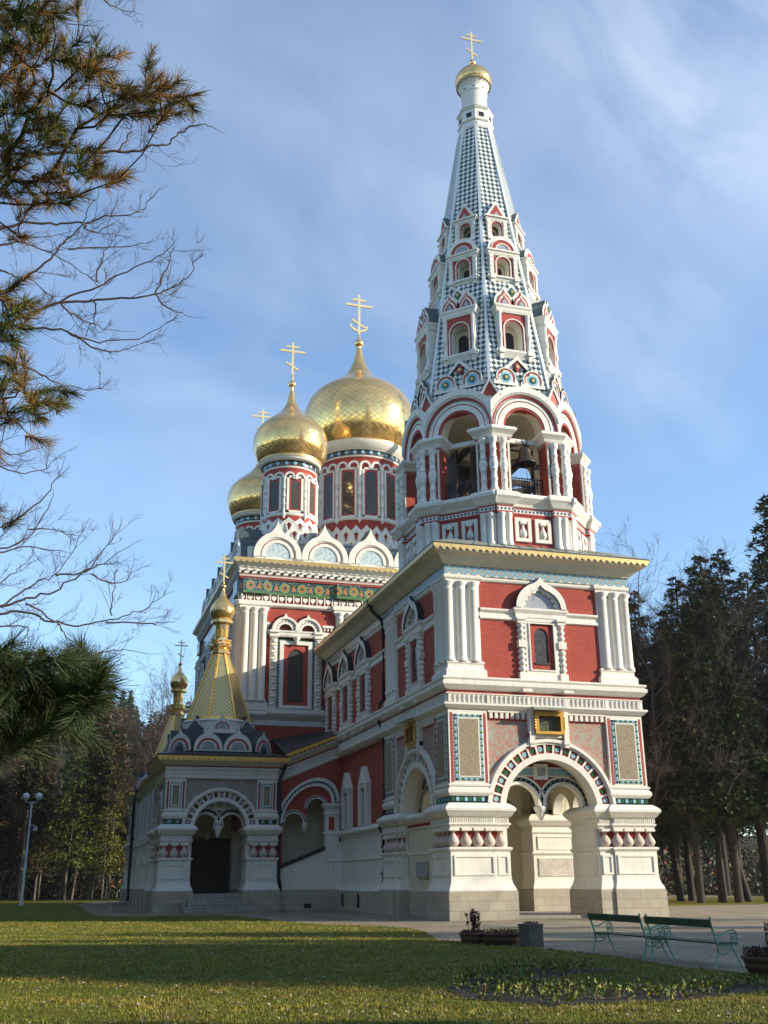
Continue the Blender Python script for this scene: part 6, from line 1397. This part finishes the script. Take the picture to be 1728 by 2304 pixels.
# ================================================================ TREES
simple('bark',(.052,.040,.031),.9,var=.3,vs=6,bump=.8,bs=12); simple('bark_pale',(.20,.17,.14),.9,var=.35,vs=4,bump=.8,bs=12)
simple('bark_twig',(.075,.06,.05),.85,var=.2); simple('twig_pink',(.11,.08,.068),.85,var=.2)
def needlemat(name,c,tr=.25):
    m,t,b,g=newmat(name); tc=nn(t,'ShaderNodeTexCoord'); n=g.noise(tc.outputs['Object'],1.1,3,.6); oi=nn(t,'ShaderNodeObjectInfo')
    c2=tuple(x*.55 for x in c)+(1,); col=g.mix(g.rng(n,.35,.65),c+(1,),c2); col=g.mix(g.m('MULTIPLY',oi.outputs['Random'],.45),col,(c[0]*1.35,c[1]*.95,c[2]*.9,1))
    t.links.new(col,b.inputs['Base Color']); setb(b,Roughness=.6,Specular_IOR_Level=.25)
    return m
needlemat('needle_dark',(.034,.058,.022)); needlemat('needle_mid',(.085,.135,.034)); needlemat('needle_yellow',(.19,.22,.045)); needlemat('needle_brown',(.30,.17,.055)); needlemat('needle_olive',(.17,.155,.045)); needlemat('needle_green',(.065,.11,.04)); needlemat('leaf_rust',(.22,.13,.075))
ID=lambda u,d,z:(u,d,z)
def conifer(seed,h,rad,z0,n,mats,size,droop=.25,shape=1.0,trunk='bark',tr=.22,gaps=.15,lean=0):
    r_=random.Random(seed); mt=MB(ID); nodes=8
    P=[(lean*(i/nodes)**1.5*h*.06+r_.gauss(0,.06),r_.gauss(0,.06),h*i/nodes) for i in range(nodes+1)]; P[0]=(0,0,-.3)
    mt.tube(P,[tr*(1-.9*i/nodes)+.02 for i in range(nodes+1)],trunk,n=7)
    mc=MB()
    nb=int(n); 
    for i in range(nb):
        t=(i+r_.random())/nb; z=z0+(h-z0)*t; L=rad*((1-t)**shape*.9+.06)*r_.uniform(.55,1.15)
        if r_.random()<gaps*.5: continue
        a=i*2.399+r_.uniform(-.4,.4); ca,sa=math.cos(a),math.sin(a); x0=lean*(z/h)**1.5*h*.06
        pts=[(x0,0,z)]; k=4
        for j in range(1,k+1): s=j/k; pts.append((x0+ca*L*s,sa*L*s,z-droop*L*s*s*r_.uniform(.7,1.2)+.12*L*s*(1-s)))
        mt.tube([(p[0],-p[1] if False else p[1],p[2]) for p in pts],[.035*(1-.8*j/k)*(.5+tr*2) for j in range(k+1)],trunk,n=3)
        ncl=max(5,int(L*size[1]))
        for q in range(ncl):
            s=r_.uniform(.18,1.02); j=min(int(s*k),k-1); f=s*k-j; p=[pts[j][c]*(1-f)+pts[j+1][c]*f for c in range(3)] if s<1 else list(pts[k])
            w=(1.1-s*.55)*L*.26; ox=r_.gauss(0,w); oz=r_.gauss(0,.10*L)-abs(ox)*.15
            c0=Vector((p[0]-sa*ox,p[1]+ca*ox,p[2]+oz)); dirv=Vector((ca+r_.gauss(0,.5)-sa*ox/L,sa+r_.gauss(0,.5)+ca*ox/L,r_.gauss(-.05,.45))).normalized()
            sd_=dirv.cross(Vector((r_.gauss(0,.4),r_.gauss(0,.4),1))).normalized(); sz=size[0]*r_.uniform(.6,1.4); m=r_.choice(mats)
            b=len(mc.v); y=lambda v:(v.x,v.y,v.z)
            mc.v+=[y(c0-sd_*sz*.28),y(c0+dirv*sz),y(c0+sd_*sz*.28),y(c0-dirv*sz*.25)]; mc.f.append([b,b+1,b+2,b+3]); mc.fm.append(m); mc.fs.append(False)
    return mt,mc
def bare(seed,h,spread,mats=('bark','bark_twig','twig_pink'),tr=.2,n0=5,zb=.25,twig=1.0,up=.5):
    r_=random.Random(seed); mt=MB(); mw=MB()
    def grow(p,d,L,r,lev):
        k=4; pts=[p]; dd=d.copy()
        for j in range(k):
            dd=(dd+Vector((r_.gauss(0,.13),r_.gauss(0,.13),r_.gauss(.05*up,.10)))).normalized(); pts.append(pts[-1]+dd*(L/k))
        tgt=mt if lev<2 else mw; m=mats[min(lev,2)]
        tgt.tube([tuple(q) for q in pts],[r*(1-.6*j/k) for j in range(k+1)],m,n=5 if lev<2 else 3)
        if lev>=4: return
        nb={0:n0+5,1:7,2:6,3:int(5*twig)}[lev]
        for i in range(nb):
            t=(zb if lev==0 else .2)+(1-(zb if lev==0 else .2))*(i+r_.random())/nb; q=min(int(t*k),k-1); f=t*k-q; b=pts[q].lerp(pts[q+1],min(f,1))
            ax=Vector((r_.gauss(0,1),r_.gauss(0,1),r_.gauss(0,1))); ax=ax.cross(dd).normalized(); an=R(r_.uniform(28,58)); nd=(dd*math.cos(an)+ax*math.sin(an)+Vector((0,0,.18*up))).normalized()
            grow(b,nd,L*r_.uniform(.35,.55)*(1-.45*t if lev==0 else 1)*spread,max(r*(1-.6*t)*.5,.008),lev+1)
    grow(Vector((0,0,-.2)),Vector((r_.gauss(0,.03),r_.gauss(0,.03),1)).normalized(),h,tr,0)
    return mt,mw
def mk(name,parts):   # parts: [(partname, MB)]
    return [(n,mb.mesh(n,False)) for n,mb in parts]
def place(name,meshes,x,y,z,s,rz,label,cat,group=None,sz=None):
    root=empty(name,(x,y,z),rz,label=label,cat=cat,group=group); root.scale=(s,s,sz or s)
    for n,me in meshes: link(n,me,root)
    return root
D=['needle_dark','needle_dark','needle_mid']
ftA=mk('pine',[(a,b) for a,b in zip(('trunk','crown'),conifer(1,20,2.6,9.5,120,['needle_dark','needle_mid','leaf_rust'],(.34,42),trunk='bark_pale',tr=.17,shape=.5,gaps=.5))])
ftB=mk('pine',[(a,b) for a,b in zip(('trunk','crown'),conifer(2,21,2.8,7,130,['needle_dark','needle_mid'],(.32,44),tr=.2,shape=.6,gaps=.4,lean=1))])
ftC=mk('larch',[(a,b) for a,b in zip(('trunk','crown'),conifer(3,18,3.3,3.2,110,['needle_yellow','needle_mid','needle_yellow'],(.26,50),droop=.12,trunk='bark_pale',tr=.14,shape=.7,gaps=.3))])
ftD=mk('bare',[(a,b) for a,b in zip(('trunk','twigs'),bare(4,15,.95,mats=('bark_pale','bark_pale','twig_pink'),tr=.13,n0=7))])
ftE=mk('rust',[(a,b) for a,b in zip(('trunk','crown'),conifer(6,16,2.6,3,130,['leaf_rust','needle_brown','needle_mid','leaf_rust'],(.30,22),droop=-.3,trunk='bark_pale',tr=.12,shape=.45,gaps=.5))])
bigA=mk('fir',[(a,b) for a,b in zip(('trunk','crown'),conifer(7,26,4.0,6,190,D,(.34,46),droop=.35,tr=.32,shape=.5,gaps=.5))])
bigB=mk('fir',[(a,b) for a,b in zip(('trunk','crown'),conifer(8,30,3.6,7.5,190,['needle_dark','needle_dark','needle_olive'],(.34,42),droop=.1,tr=.36,shape=.45,gaps=.6,lean=.6))])
bareB=mk('bare',[(a,b) for a,b in zip(('trunk','twigs'),bare(9,17,1.0,tr=.26,n0=8,zb=.22,twig=1.3))])
bareC=mk('bare',[(a,b) for a,b in zip(('trunk','twigs'),bare(12,14,1.1,mats=('bark','bark_twig','bark_twig'),tr=.2,n0=6,zb=.3,twig=1.2))])
hillT=mk('hillfir',[(a,b) for a,b in zip(('trunk','crown'),conifer(13,15,3.4,1.0,90,D+['needle_mid'],(.9,9),droop=.25,tr=.2,shape=.9,gaps=.1))])
hillB=mk('hillbare',[(a,b) for a,b in zip(('trunk','crown'),conifer(14,12,3.2,2,80,['leaf_rust','needle_brown','bark_twig'],(.6,8),droop=-.4,tr=.15,shape=.35,gaps=.2))])
# wood on the left: rows behind the lawn
G1='slender forest trees in the wood left of the church'
kinds=[('pine_tree',ftA,'slender pale-trunked pine of the dense wood left of the church','tree'),('pine_tree',ftB,'slender dark-trunked pine of the dense wood left of the church','tree'),('bare_tree',ftD,'leafless thin tree among the pines of the wood left of the church','tree'),('rust_leaved_tree',ftE,'thin tree with rusty dead leaves in the wood left of the church','tree')]
for i in range(76):
    row=i%4; y=74+row*5+rnd.uniform(-2,2.5); x=-46+ (i//4)*2.4+rnd.uniform(-.9,.9)
    if x>-4: continue
    k=rnd.choices([0,1,2,3],[4,2,3,4])[0]; nm,ms,lb,ct=kinds[k]
    place(nm,ms,x,y,hz(x,y),rnd.uniform(.72,1.05),rnd.uniform(0,360),lb,ct,G1+(' '+['pale','dark','bare','rusty'][k]))
place('larch_tree',ftC,-19.6,68.5,0,1.05,20,'yellow-green larch with level layered branches in front of the wood','tree'); place('larch_tree',ftC,-16.0,71,0,.85,150,'smaller yellow-green larch right behind the layered larch','tree')
place('bare_tree',ftD,-11.8,62,0,1.25,40,'pale leafless tree with forked trunks just left of the far porch','tree'); place('bare_tree',bareC,-14.2,66,0,1.1,200,'leafless tree with fine twigs above the wood left of the far tent dome','tree')
for (x,y,s,rz,lb) in ((-9.4,66,1.25,90,'leafless tree rising behind the far porch dome'),(-31,60,1.3,10,'bare reddish tree at the far left behind the lamp'),(-27.5,66,1.2,80,'bare tree between the lamp and the larch')): place('bare_tree',bareC,x,y,0,s,rz,lb,'tree')
# undergrowth closing the view between the trunks
mb=MB()
for (xa,xb,ya,n,hh) in ((-75,2,96,11000,6.5),(-60,-6,90,5000,2.5),(16,110,84,10000,5),(22,60,50,7000,4.5)):
    for i in range(n):
        x=rnd.uniform(xa,xb); y=ya+rnd.uniform(-3,3)+(x-20)*.3*(xa>0); z=hz(x,y)+hh*rnd.random()**1.6
        v=Vector((rnd.gauss(0,1),rnd.gauss(0,1),rnd.gauss(.6,1))).normalized()*rnd.uniform(.2,.55); w=v.cross(Vector((rnd.gauss(0,1),rnd.gauss(0,1),rnd.gauss(0,1)))).normalized()*.14; b=Vector((x,y,z))
        k=len(mb.v); mb.v+=[tuple(b-w),tuple(b+v),tuple(b+w),tuple(b-v*.4)]; mb.f.append([k,k+1,k+2,k+3]); mb.fm.append(rnd.choice(['needle_dark','leaf_rust','bark','needle_mid','bark','needle_dark'])); mb.fs.append(False)
link('undergrowth',mb.mesh('undergrowth',False),label='brown and dark green undergrowth between the trunks of the woods',cat='undergrowth',kind='stuff')
# hillside wood
G2='conifers covering the far hillside'; G3='leafless trees covering the far hillside'; c=0
while c<230:
    y=100+190*rnd.random()**.9; x=-20+rnd.uniform(-75,60)*(y/200)**.3+ (y-100)*.05
    # keep to what the photo can see left of the church
    if (x-cx)/(y-cy)>.13: continue
    c+=1; far=y>150
    if rnd.random()<(.75 if far else .5): place('fir_tree',hillT,x,y,hz(x,y)-.3,rnd.uniform(.7,1.15),rnd.uniform(0,360),'dark conifer on the wooded hillside far behind the church','tree',G2)
    else: place('bare_tree',hillB,x,y,hz(x,y)-.3,rnd.uniform(.7,1.1),rnd.uniform(0,360),'brown leafless tree on the wooded hillside far behind the church','tree',G3)
# trees right of the tower
RT=[(bigB,20.8,21,.76,10,'fir_tree','tall fir with a sparse layered crown just right of the tower'),(bigA,23.4,20.5,.94,70,'fir_tree','bushy dark fir in the middle of the group right of the tower'),
(bigA,29.4,19.3,1.13,130,'fir_tree','tallest dark fir at the right edge of the photo'),(bigB,26.5,21.5,.84,200,'fir_tree','leaning fir between the bushy fir and the tallest fir at right'),(bigA,35.5,40,1.0,250,'fir_tree','broad fir far behind the right group'),
(bigB,26.0,36,.86,300,'fir_tree','thin fir seen between the trunks right of the tower'),(bigA,21.5,31,.78,20,'fir_tree','low fir close behind the tower eave on the right'),(bigA,40,46,1.05,90,'fir_tree','fir closing the back of the right group'),
(bareB,17.9,23.5,.95,0,'bare_tree','leafless tree with upswept twigs beside the tower on the right'),(bareC,23.6,22.8,1.25,120,'bare_tree','leafless tree standing in front of the right firs'),(bareC,28.8,24,1.35,60,'bare_tree','pale branched leafless tree near the right edge'),(bareB,18.2,26,1.1,200,'bare_tree','leafless tree whose twigs rise above the firs beside the tower'),(bareC,23.0,27,1.5,310,'bare_tree','tall leafless tree among the right firs'),
(bareB,30,26,1.35,33,'bare_tree','leafless tree in front of the far firs at right'),
(bigA,24.6,28,.85,15,'fir_tree','dense fir filling the gap behind the bushy fir at right'),(bigA,28.6,27.5,.98,222,'fir_tree','dense fir behind the leaning fir at right'),(bigB,19.0,23.5,.74,100,'fir_tree','narrow fir hugging the tower corner on the right'),(bigA,33,28,1.0,111,'fir_tree','dense fir behind the tallest fir at right'),(bareC,22.6,21.2,1.25,250,'bare_tree','slim leafless tree between the first two right firs'),(bareB,26.0,23,1.15,222,'bare_tree','leafless tree standing among the trunks of the right firs')]
for ms,x,y,s,rz,nm,lb in RT: place(nm,ms,x,y,0,s,rz,lb,'tree')
for i in range(15):
    y=48+rnd.uniform(0,30); x=26+(y-48)*.6+rnd.uniform(-2,16); place('fir_tree',bigA if i%2 else bigB,x,y,0,rnd.uniform(.75,1.0),rnd.uniform(0,360),'dark fir in the wood far behind the right group','tree','firs in the wood far behind the right group')
# trees behind the photographer and to the right: they throw the long shadows over lawn and path
for i,(ms,x,y,s) in enumerate([(bareB,15,-37.5,.95),(bareC,21,-41,1.1),(bigA,27,-46,.62),(bigA,12,-46,.50),(bigA,22,-34.5,.72),(bigA,25,-37.5,.74),(bigB,33,-54,.6),(bareC,30,-33,1.0),(bareB,34,-19.5,.85),(ftA,38,-30,.9),(bigA,42,-42,.85),(bareC,17,-31,.75),(ftA,20,-56,.8),(bigA,19,-43,.55),(bigA,31,-42,.8),(bareB,26,-27,.9),(bigA,20,-25.5,.6),(bigA,27,-30.5,.72),(bigB,15.5,-28.5,.5),(bigA,19,-34.5,.92),(bigA,22.5,-38.6,.98),(bigA,18.5,-37.6,.95),(bigA,23.5,-42.5,1.0),(bigA,18,-41,.9),(bigB,28,-44,.8)]):
    place(['bare_tree','fir_tree'][0 if ms in (bareB,bareC) else 1],ms,x,y,0,s,i*47,'%s tree outside the view on the right, one of a loose row'%('leafless' if ms in (bareB,bareC) else 'evergreen'),'tree','trees outside the view %s'%('leafless' if ms in (bareB,bareC) else 'evergreen'))
# tall wood that closes the place on the left and behind the photographer (outside the view, it darkens the shaded sides)
GW='trees of the wood outside the view on the left and behind'
for i in range(128):
    t=(i%64)/63
    if t<.5: x=-31-rnd.uniform(0,12); y=-40+t*2*110
    else: x=-38+(t-.5)*2*60; y=-68-rnd.uniform(0,16)
    place('fir_tree',bigA if i%2 else bigB,x,y,0,rnd.uniform(.85,1.15),rnd.uniform(0,360),'tall dark fir of the wood outside the view','tree',GW)
# ---------------------------------------------------------------- near pine with long needles
def mst_tree(tufts,roots):
    """branch network: each tuft joins the node that keeps both the new twig and the way back to the root short"""
    nodes=[Vector(r_) for r_ in roots]; par=[-1]*len(roots); plen=[0.0]*len(roots); left=[Vector(t) for t in tufts]; ids=list(range(len(left))); al=.55
    best=[min(((l-nodes[j]).length+al*plen[j],j) for j in range(len(nodes))) for l in left]
    while ids:
        k=min(ids,key=lambda i:best[i][0]); ids.remove(k); pj=best[k][1]; par.append(pj); nodes.append(left[k]); plen.append(plen[pj]+(left[k]-nodes[pj]).length); j=len(nodes)-1
        for i in ids:
            d_=(left[i]-nodes[j]).length+al*plen[j]
            if d_<best[i][0]: best[i]=(d_,j)
    return nodes,par
def needle_tree(name,tufts,roots,trunk,nl,nw,nn_,label,seed,rb,bias,tones=(3,4,3,2),dark=False):
    r_=random.Random(seed); nodes,par=mst_tree(tufts,roots)
    w=[1]*len(nodes)
    for i in range(len(nodes)-1,-1,-1):
        if par[i]>=0: w[par[i]]+=w[i]
    root=empty(name,trunk[0][:2]+(0,),label=label,cat='tree'); off=Vector((trunk[0][0],trunk[0][1],0))
    mt=MB(ID); mt.tube([tuple(Vector(p)-off) for p in trunk],[.26,.24,.2,.15][:len(trunk)],'bark',n=10); link('trunk',mt.mesh('trunk',False),root)
    mbr=MB(ID)
    for i,p in enumerate(nodes):
        if par[i]<0: continue
        q=nodes[par[i]]; mid=(p+q)/2+Vector((r_.gauss(0,.02),r_.gauss(0,.02),-.03)); r0=rb*w[i]**.42
        mbr.tube([tuple(q-off),tuple(mid-off),tuple(p-off)],[min(r0*1.1,.030),min(r0,.028),min(r0*.9,.026)],'bark',n=5)
    T=[Vector(p) for p in trunk]
    for r__ in roots:
        k=min(range(1,len(T)),key=lambda j:(T[j]-Vector(r__)).length); mbr.tube([tuple(T[k]-off),tuple((T[k]+Vector(r__))/2-off+Vector((0,0,-.1))),tuple(Vector(r__)-off)],[.06,.045,.03],'bark',n=6)
    link('branches',mbr.mesh('branches',False),root)
    mn=MB()
    for i,p in enumerate(nodes):
        if i<len(roots): continue
        q=nodes[par[i]]; ax=(p-q).normalized()*.5+Vector(bias)+Vector((r_.gauss(0,.35),r_.gauss(0,.35),r_.gauss(.05,.35))); ax.normalize()
        a=ax.orthogonal().normalized(); b=ax.cross(a); L=nl*r_.uniform(.85,1.2); tone=r_.choices([0,1,2,3],tones)[0]
        pal=[['needle_green','needle_mid','needle_olive'],['needle_olive','needle_brown','needle_green'],['needle_brown','needle_olive','needle_brown'],['needle_mid','needle_yellow','needle_olive']][tone]
        if dark and r_.random()<.92: pal=['needle_dark','needle_green','needle_dark']  # shade on the bough is put into a darker needle palette
        sl=nl*1.5
        tip=p+ax*sl*.3; mb_c=p-ax*sl*.7
        for k in range(nn_):
            t=r_.random(); base=mb_c+ax*sl*t; th=r_.uniform(0,2*PI); sp=R(r_.uniform(22,75)*(1.15-.55*t))
            d_=(ax*math.cos(sp)+(a*math.cos(th)+b*math.sin(th))*math.sin(sp)+Vector((0,0,-.10))).normalized(); ln=L*r_.uniform(.65,1.05); e=base+d_*ln
            s_=d_.cross(Vector((r_.gauss(0,1),r_.gauss(0,1),r_.gauss(0,1)))).normalized()*nw
            m=pal[min(int(abs(r_.gauss(0,1))*1.3),2)]; o=len(mn.v); B=base-off; E_=e-off
            mn.v+=[tuple(B-s_),tuple(B+s_),tuple(E_+s_*.25),tuple(E_-s_*.25)]; mn.f.append([o,o+1,o+2,o+3]); mn.fm.append(m); mn.fs.append(False)
        mbk=None
    link('needles',mn.mesh('needles',False),root); return root
rtv=Vector((math.cos(_y),-math.sin(_y),0))
ur=[tuple(Vector(PINE_UP[i])-rtv*.5) for i in (-5,-4,-3,-2,-1)] if False else []
sel=sorted(PINE_UP,key=lambda p:Vector(p).dot(rtv))
roots=[tuple(Vector(p)-rtv*.9+Vector((0,0,-.2))) for p in sel[:16:2]]
tx,ty=-24.6,-36.2
jr=random.Random(8); PU=PINE_UP+[tuple(c+jr.gauss(0,.13) for c in p) for p in PINE_UP if jr.random()<.55]
needle_tree('pine_tree',PU,roots,[(tx,ty,-.2),(tx+.1,ty,3.2),(tx-.1,ty+.1,6.4),(tx,ty,10.5)],.128,.0028,120,'near pine reaching in from the upper left, long green and rusty needles',21,.0036,(.28,.05,.18))
sel=sorted(PINE_LOW,key=lambda p:Vector(p).dot(rtv)); roots=[tuple(Vector(p)-rtv*.6+Vector((0,0,.15))) for p in sel[:9:3]]
tx,ty=-23.6,-38.6
PL=PINE_LOW+[tuple(c+jr.gauss(0,.10) for c in p) for p in PINE_LOW if jr.random()<.6]
needle_tree('pine_tree',PL,roots,[(tx,ty,-.2),(tx-.05,ty,1.6),(tx+.05,ty-.05,3.4),(tx,ty,5.5)],.125,.0019,210,'near pine bough with dense green needles coloured darker for shade at the lower left',22,.0026,(.22,.02,.08),(9,.6,0,1.5),True)
# ---------------------------------------------------------------- near leafless tree, left
r_=random.Random(5); tb=(-29.5,-30.5); root=empty('bare_tree',(tb[0],tb[1],0),label='near leafless tree whose fine curved twigs fill the left side of the sky',cat='tree'); off=Vector((tb[0],tb[1],0))
mt=MB(ID); mt.tube([(0,0,-.2),(.1,0,3),(0,.1,6),(.1,0,9.5),(.1,.1,13)],[.24,.21,.17,.12,.05],'bark',n=10); link('trunk',mt.mesh('trunk',False),root)
ml=MB(ID); mw=MB(ID)
def crv(pts):
    P=[Vector(p)-off for p in pts]; out=[]
    for i in range(len(P)-1):
        p0=P[max(i-1,0)];p1=P[i];p2=P[i+1];p3=P[min(i+2,len(P)-1)]
        for j in range(4):
            t=j/4; out.append(.5*((2*p1)+(-p0+p2)*t+(2*p0-5*p1+4*p2-p3)*t*t+(-p0+3*p1-3*p2+p3)*t**3)+Vector((r_.gauss(0,.012),r_.gauss(0,.012),r_.gauss(0,.012))))
    out.append(P[-1]); return out
def twig(p,d,L,r,lev):
    k=5; pts=[p]; dd=d.copy(); bend=Vector((r_.gauss(0,.06),r_.gauss(0,.05),.07+r_.gauss(0,.05)))
    for j in range(k): dd=(dd+bend+Vector((r_.gauss(0,.07),r_.gauss(0,.07),r_.gauss(0,.07)))).normalized(); pts.append(pts[-1]+dd*(L/k))
    mw.tube([tuple(q) for q in pts],[r*(1-.7*j/k) for j in range(k+1)],'bark_twig' if lev<1 else 'twig_pink',n=3)
    if lev>=2: return
    for i in range(r_.choice((3,4,5)) if lev==0 else 3):
        q=r_.randint(1,k-1); ax=Vector((r_.gauss(0,1),r_.gauss(0,.5),r_.gauss(0,1))).cross(dd).normalized(); an=R(r_.uniform(22,50)); twig(pts[q],(dd*math.cos(an)+ax*math.sin(an)).normalized(),L*r_.uniform(.4,.65),r*.62,lev+1)
ROOTED={0,1,2,3,7,9,17,18,19,20,21,32,33,34,35}
for bi,b_ in enumerate(BARE):
    P=crv(b_); n=len(P); ln=sum((P[i+1]-P[i]).length for i in range(n-1)); r0=.010+.0038*ln
    main=ln>1.8
    ml.tube([tuple(p) for p in P],[r0*(1-.82*i/n) for i in range(n)],'bark' if main else 'bark_twig',n=5)
    # the limb is carried back to the trunk
    if bi in ROOTED:
        s=P[0]; ml.tube([(0,0,max(2.5,s.z-1.6)),tuple(Vector((0,0,max(2.5,s.z-1.6))).lerp(s,.5)+Vector((0,0,.2))),tuple(s)],[.07,.05,r0],'bark',n=5)
    for i in range(int(ln*4.0)+3):
        t=.12+.88*r_.random(); q=min(int(t*(n-1)),n-2); dd=(P[q+1]-P[q]).normalized(); ax=Vector((r_.gauss(0,1),r_.gauss(0,.5),r_.gauss(0,1))).cross(dd).normalized(); an=R(r_.uniform(25,60))
        twig(P[q],(dd*math.cos(an)+ax*math.sin(an)).normalized(),r_.uniform(.22,.62)*(1.1-.5*t),.0042,0)
    twig(P[-1],(P[-1]-P[-2]).normalized(),.2,.004,2)
link('limbs',ml.mesh('limbs',False),root); link('twigs',mw.mesh('twigs',False),root)

# ---------------------------------------------------------------- thin winter air: the far hillside fades
hm=bpy.data.materials.new('haze_air'); hm.use_nodes=True; ht=hm.node_tree; ht.nodes.clear(); MATS['haze_air']=hm
pvn=nn(ht,'ShaderNodeVolumePrincipled'); pvn.inputs['Color'].default_value=(.86,.90,1,1); pvn.inputs['Density'].default_value=.00017; pvn.inputs['Anisotropy'].default_value=.2
hout=nn(ht,'ShaderNodeOutputMaterial'); ht.links.new(pvn.outputs[0],hout.inputs['Volume'])
mb=MB(ID); mb.box(-910,910,-510,910,-1.2,112,'haze_air'); link('haze',mb.mesh('haze'),label='thin pale winter haze in the air',cat='haze',kind='stuff')
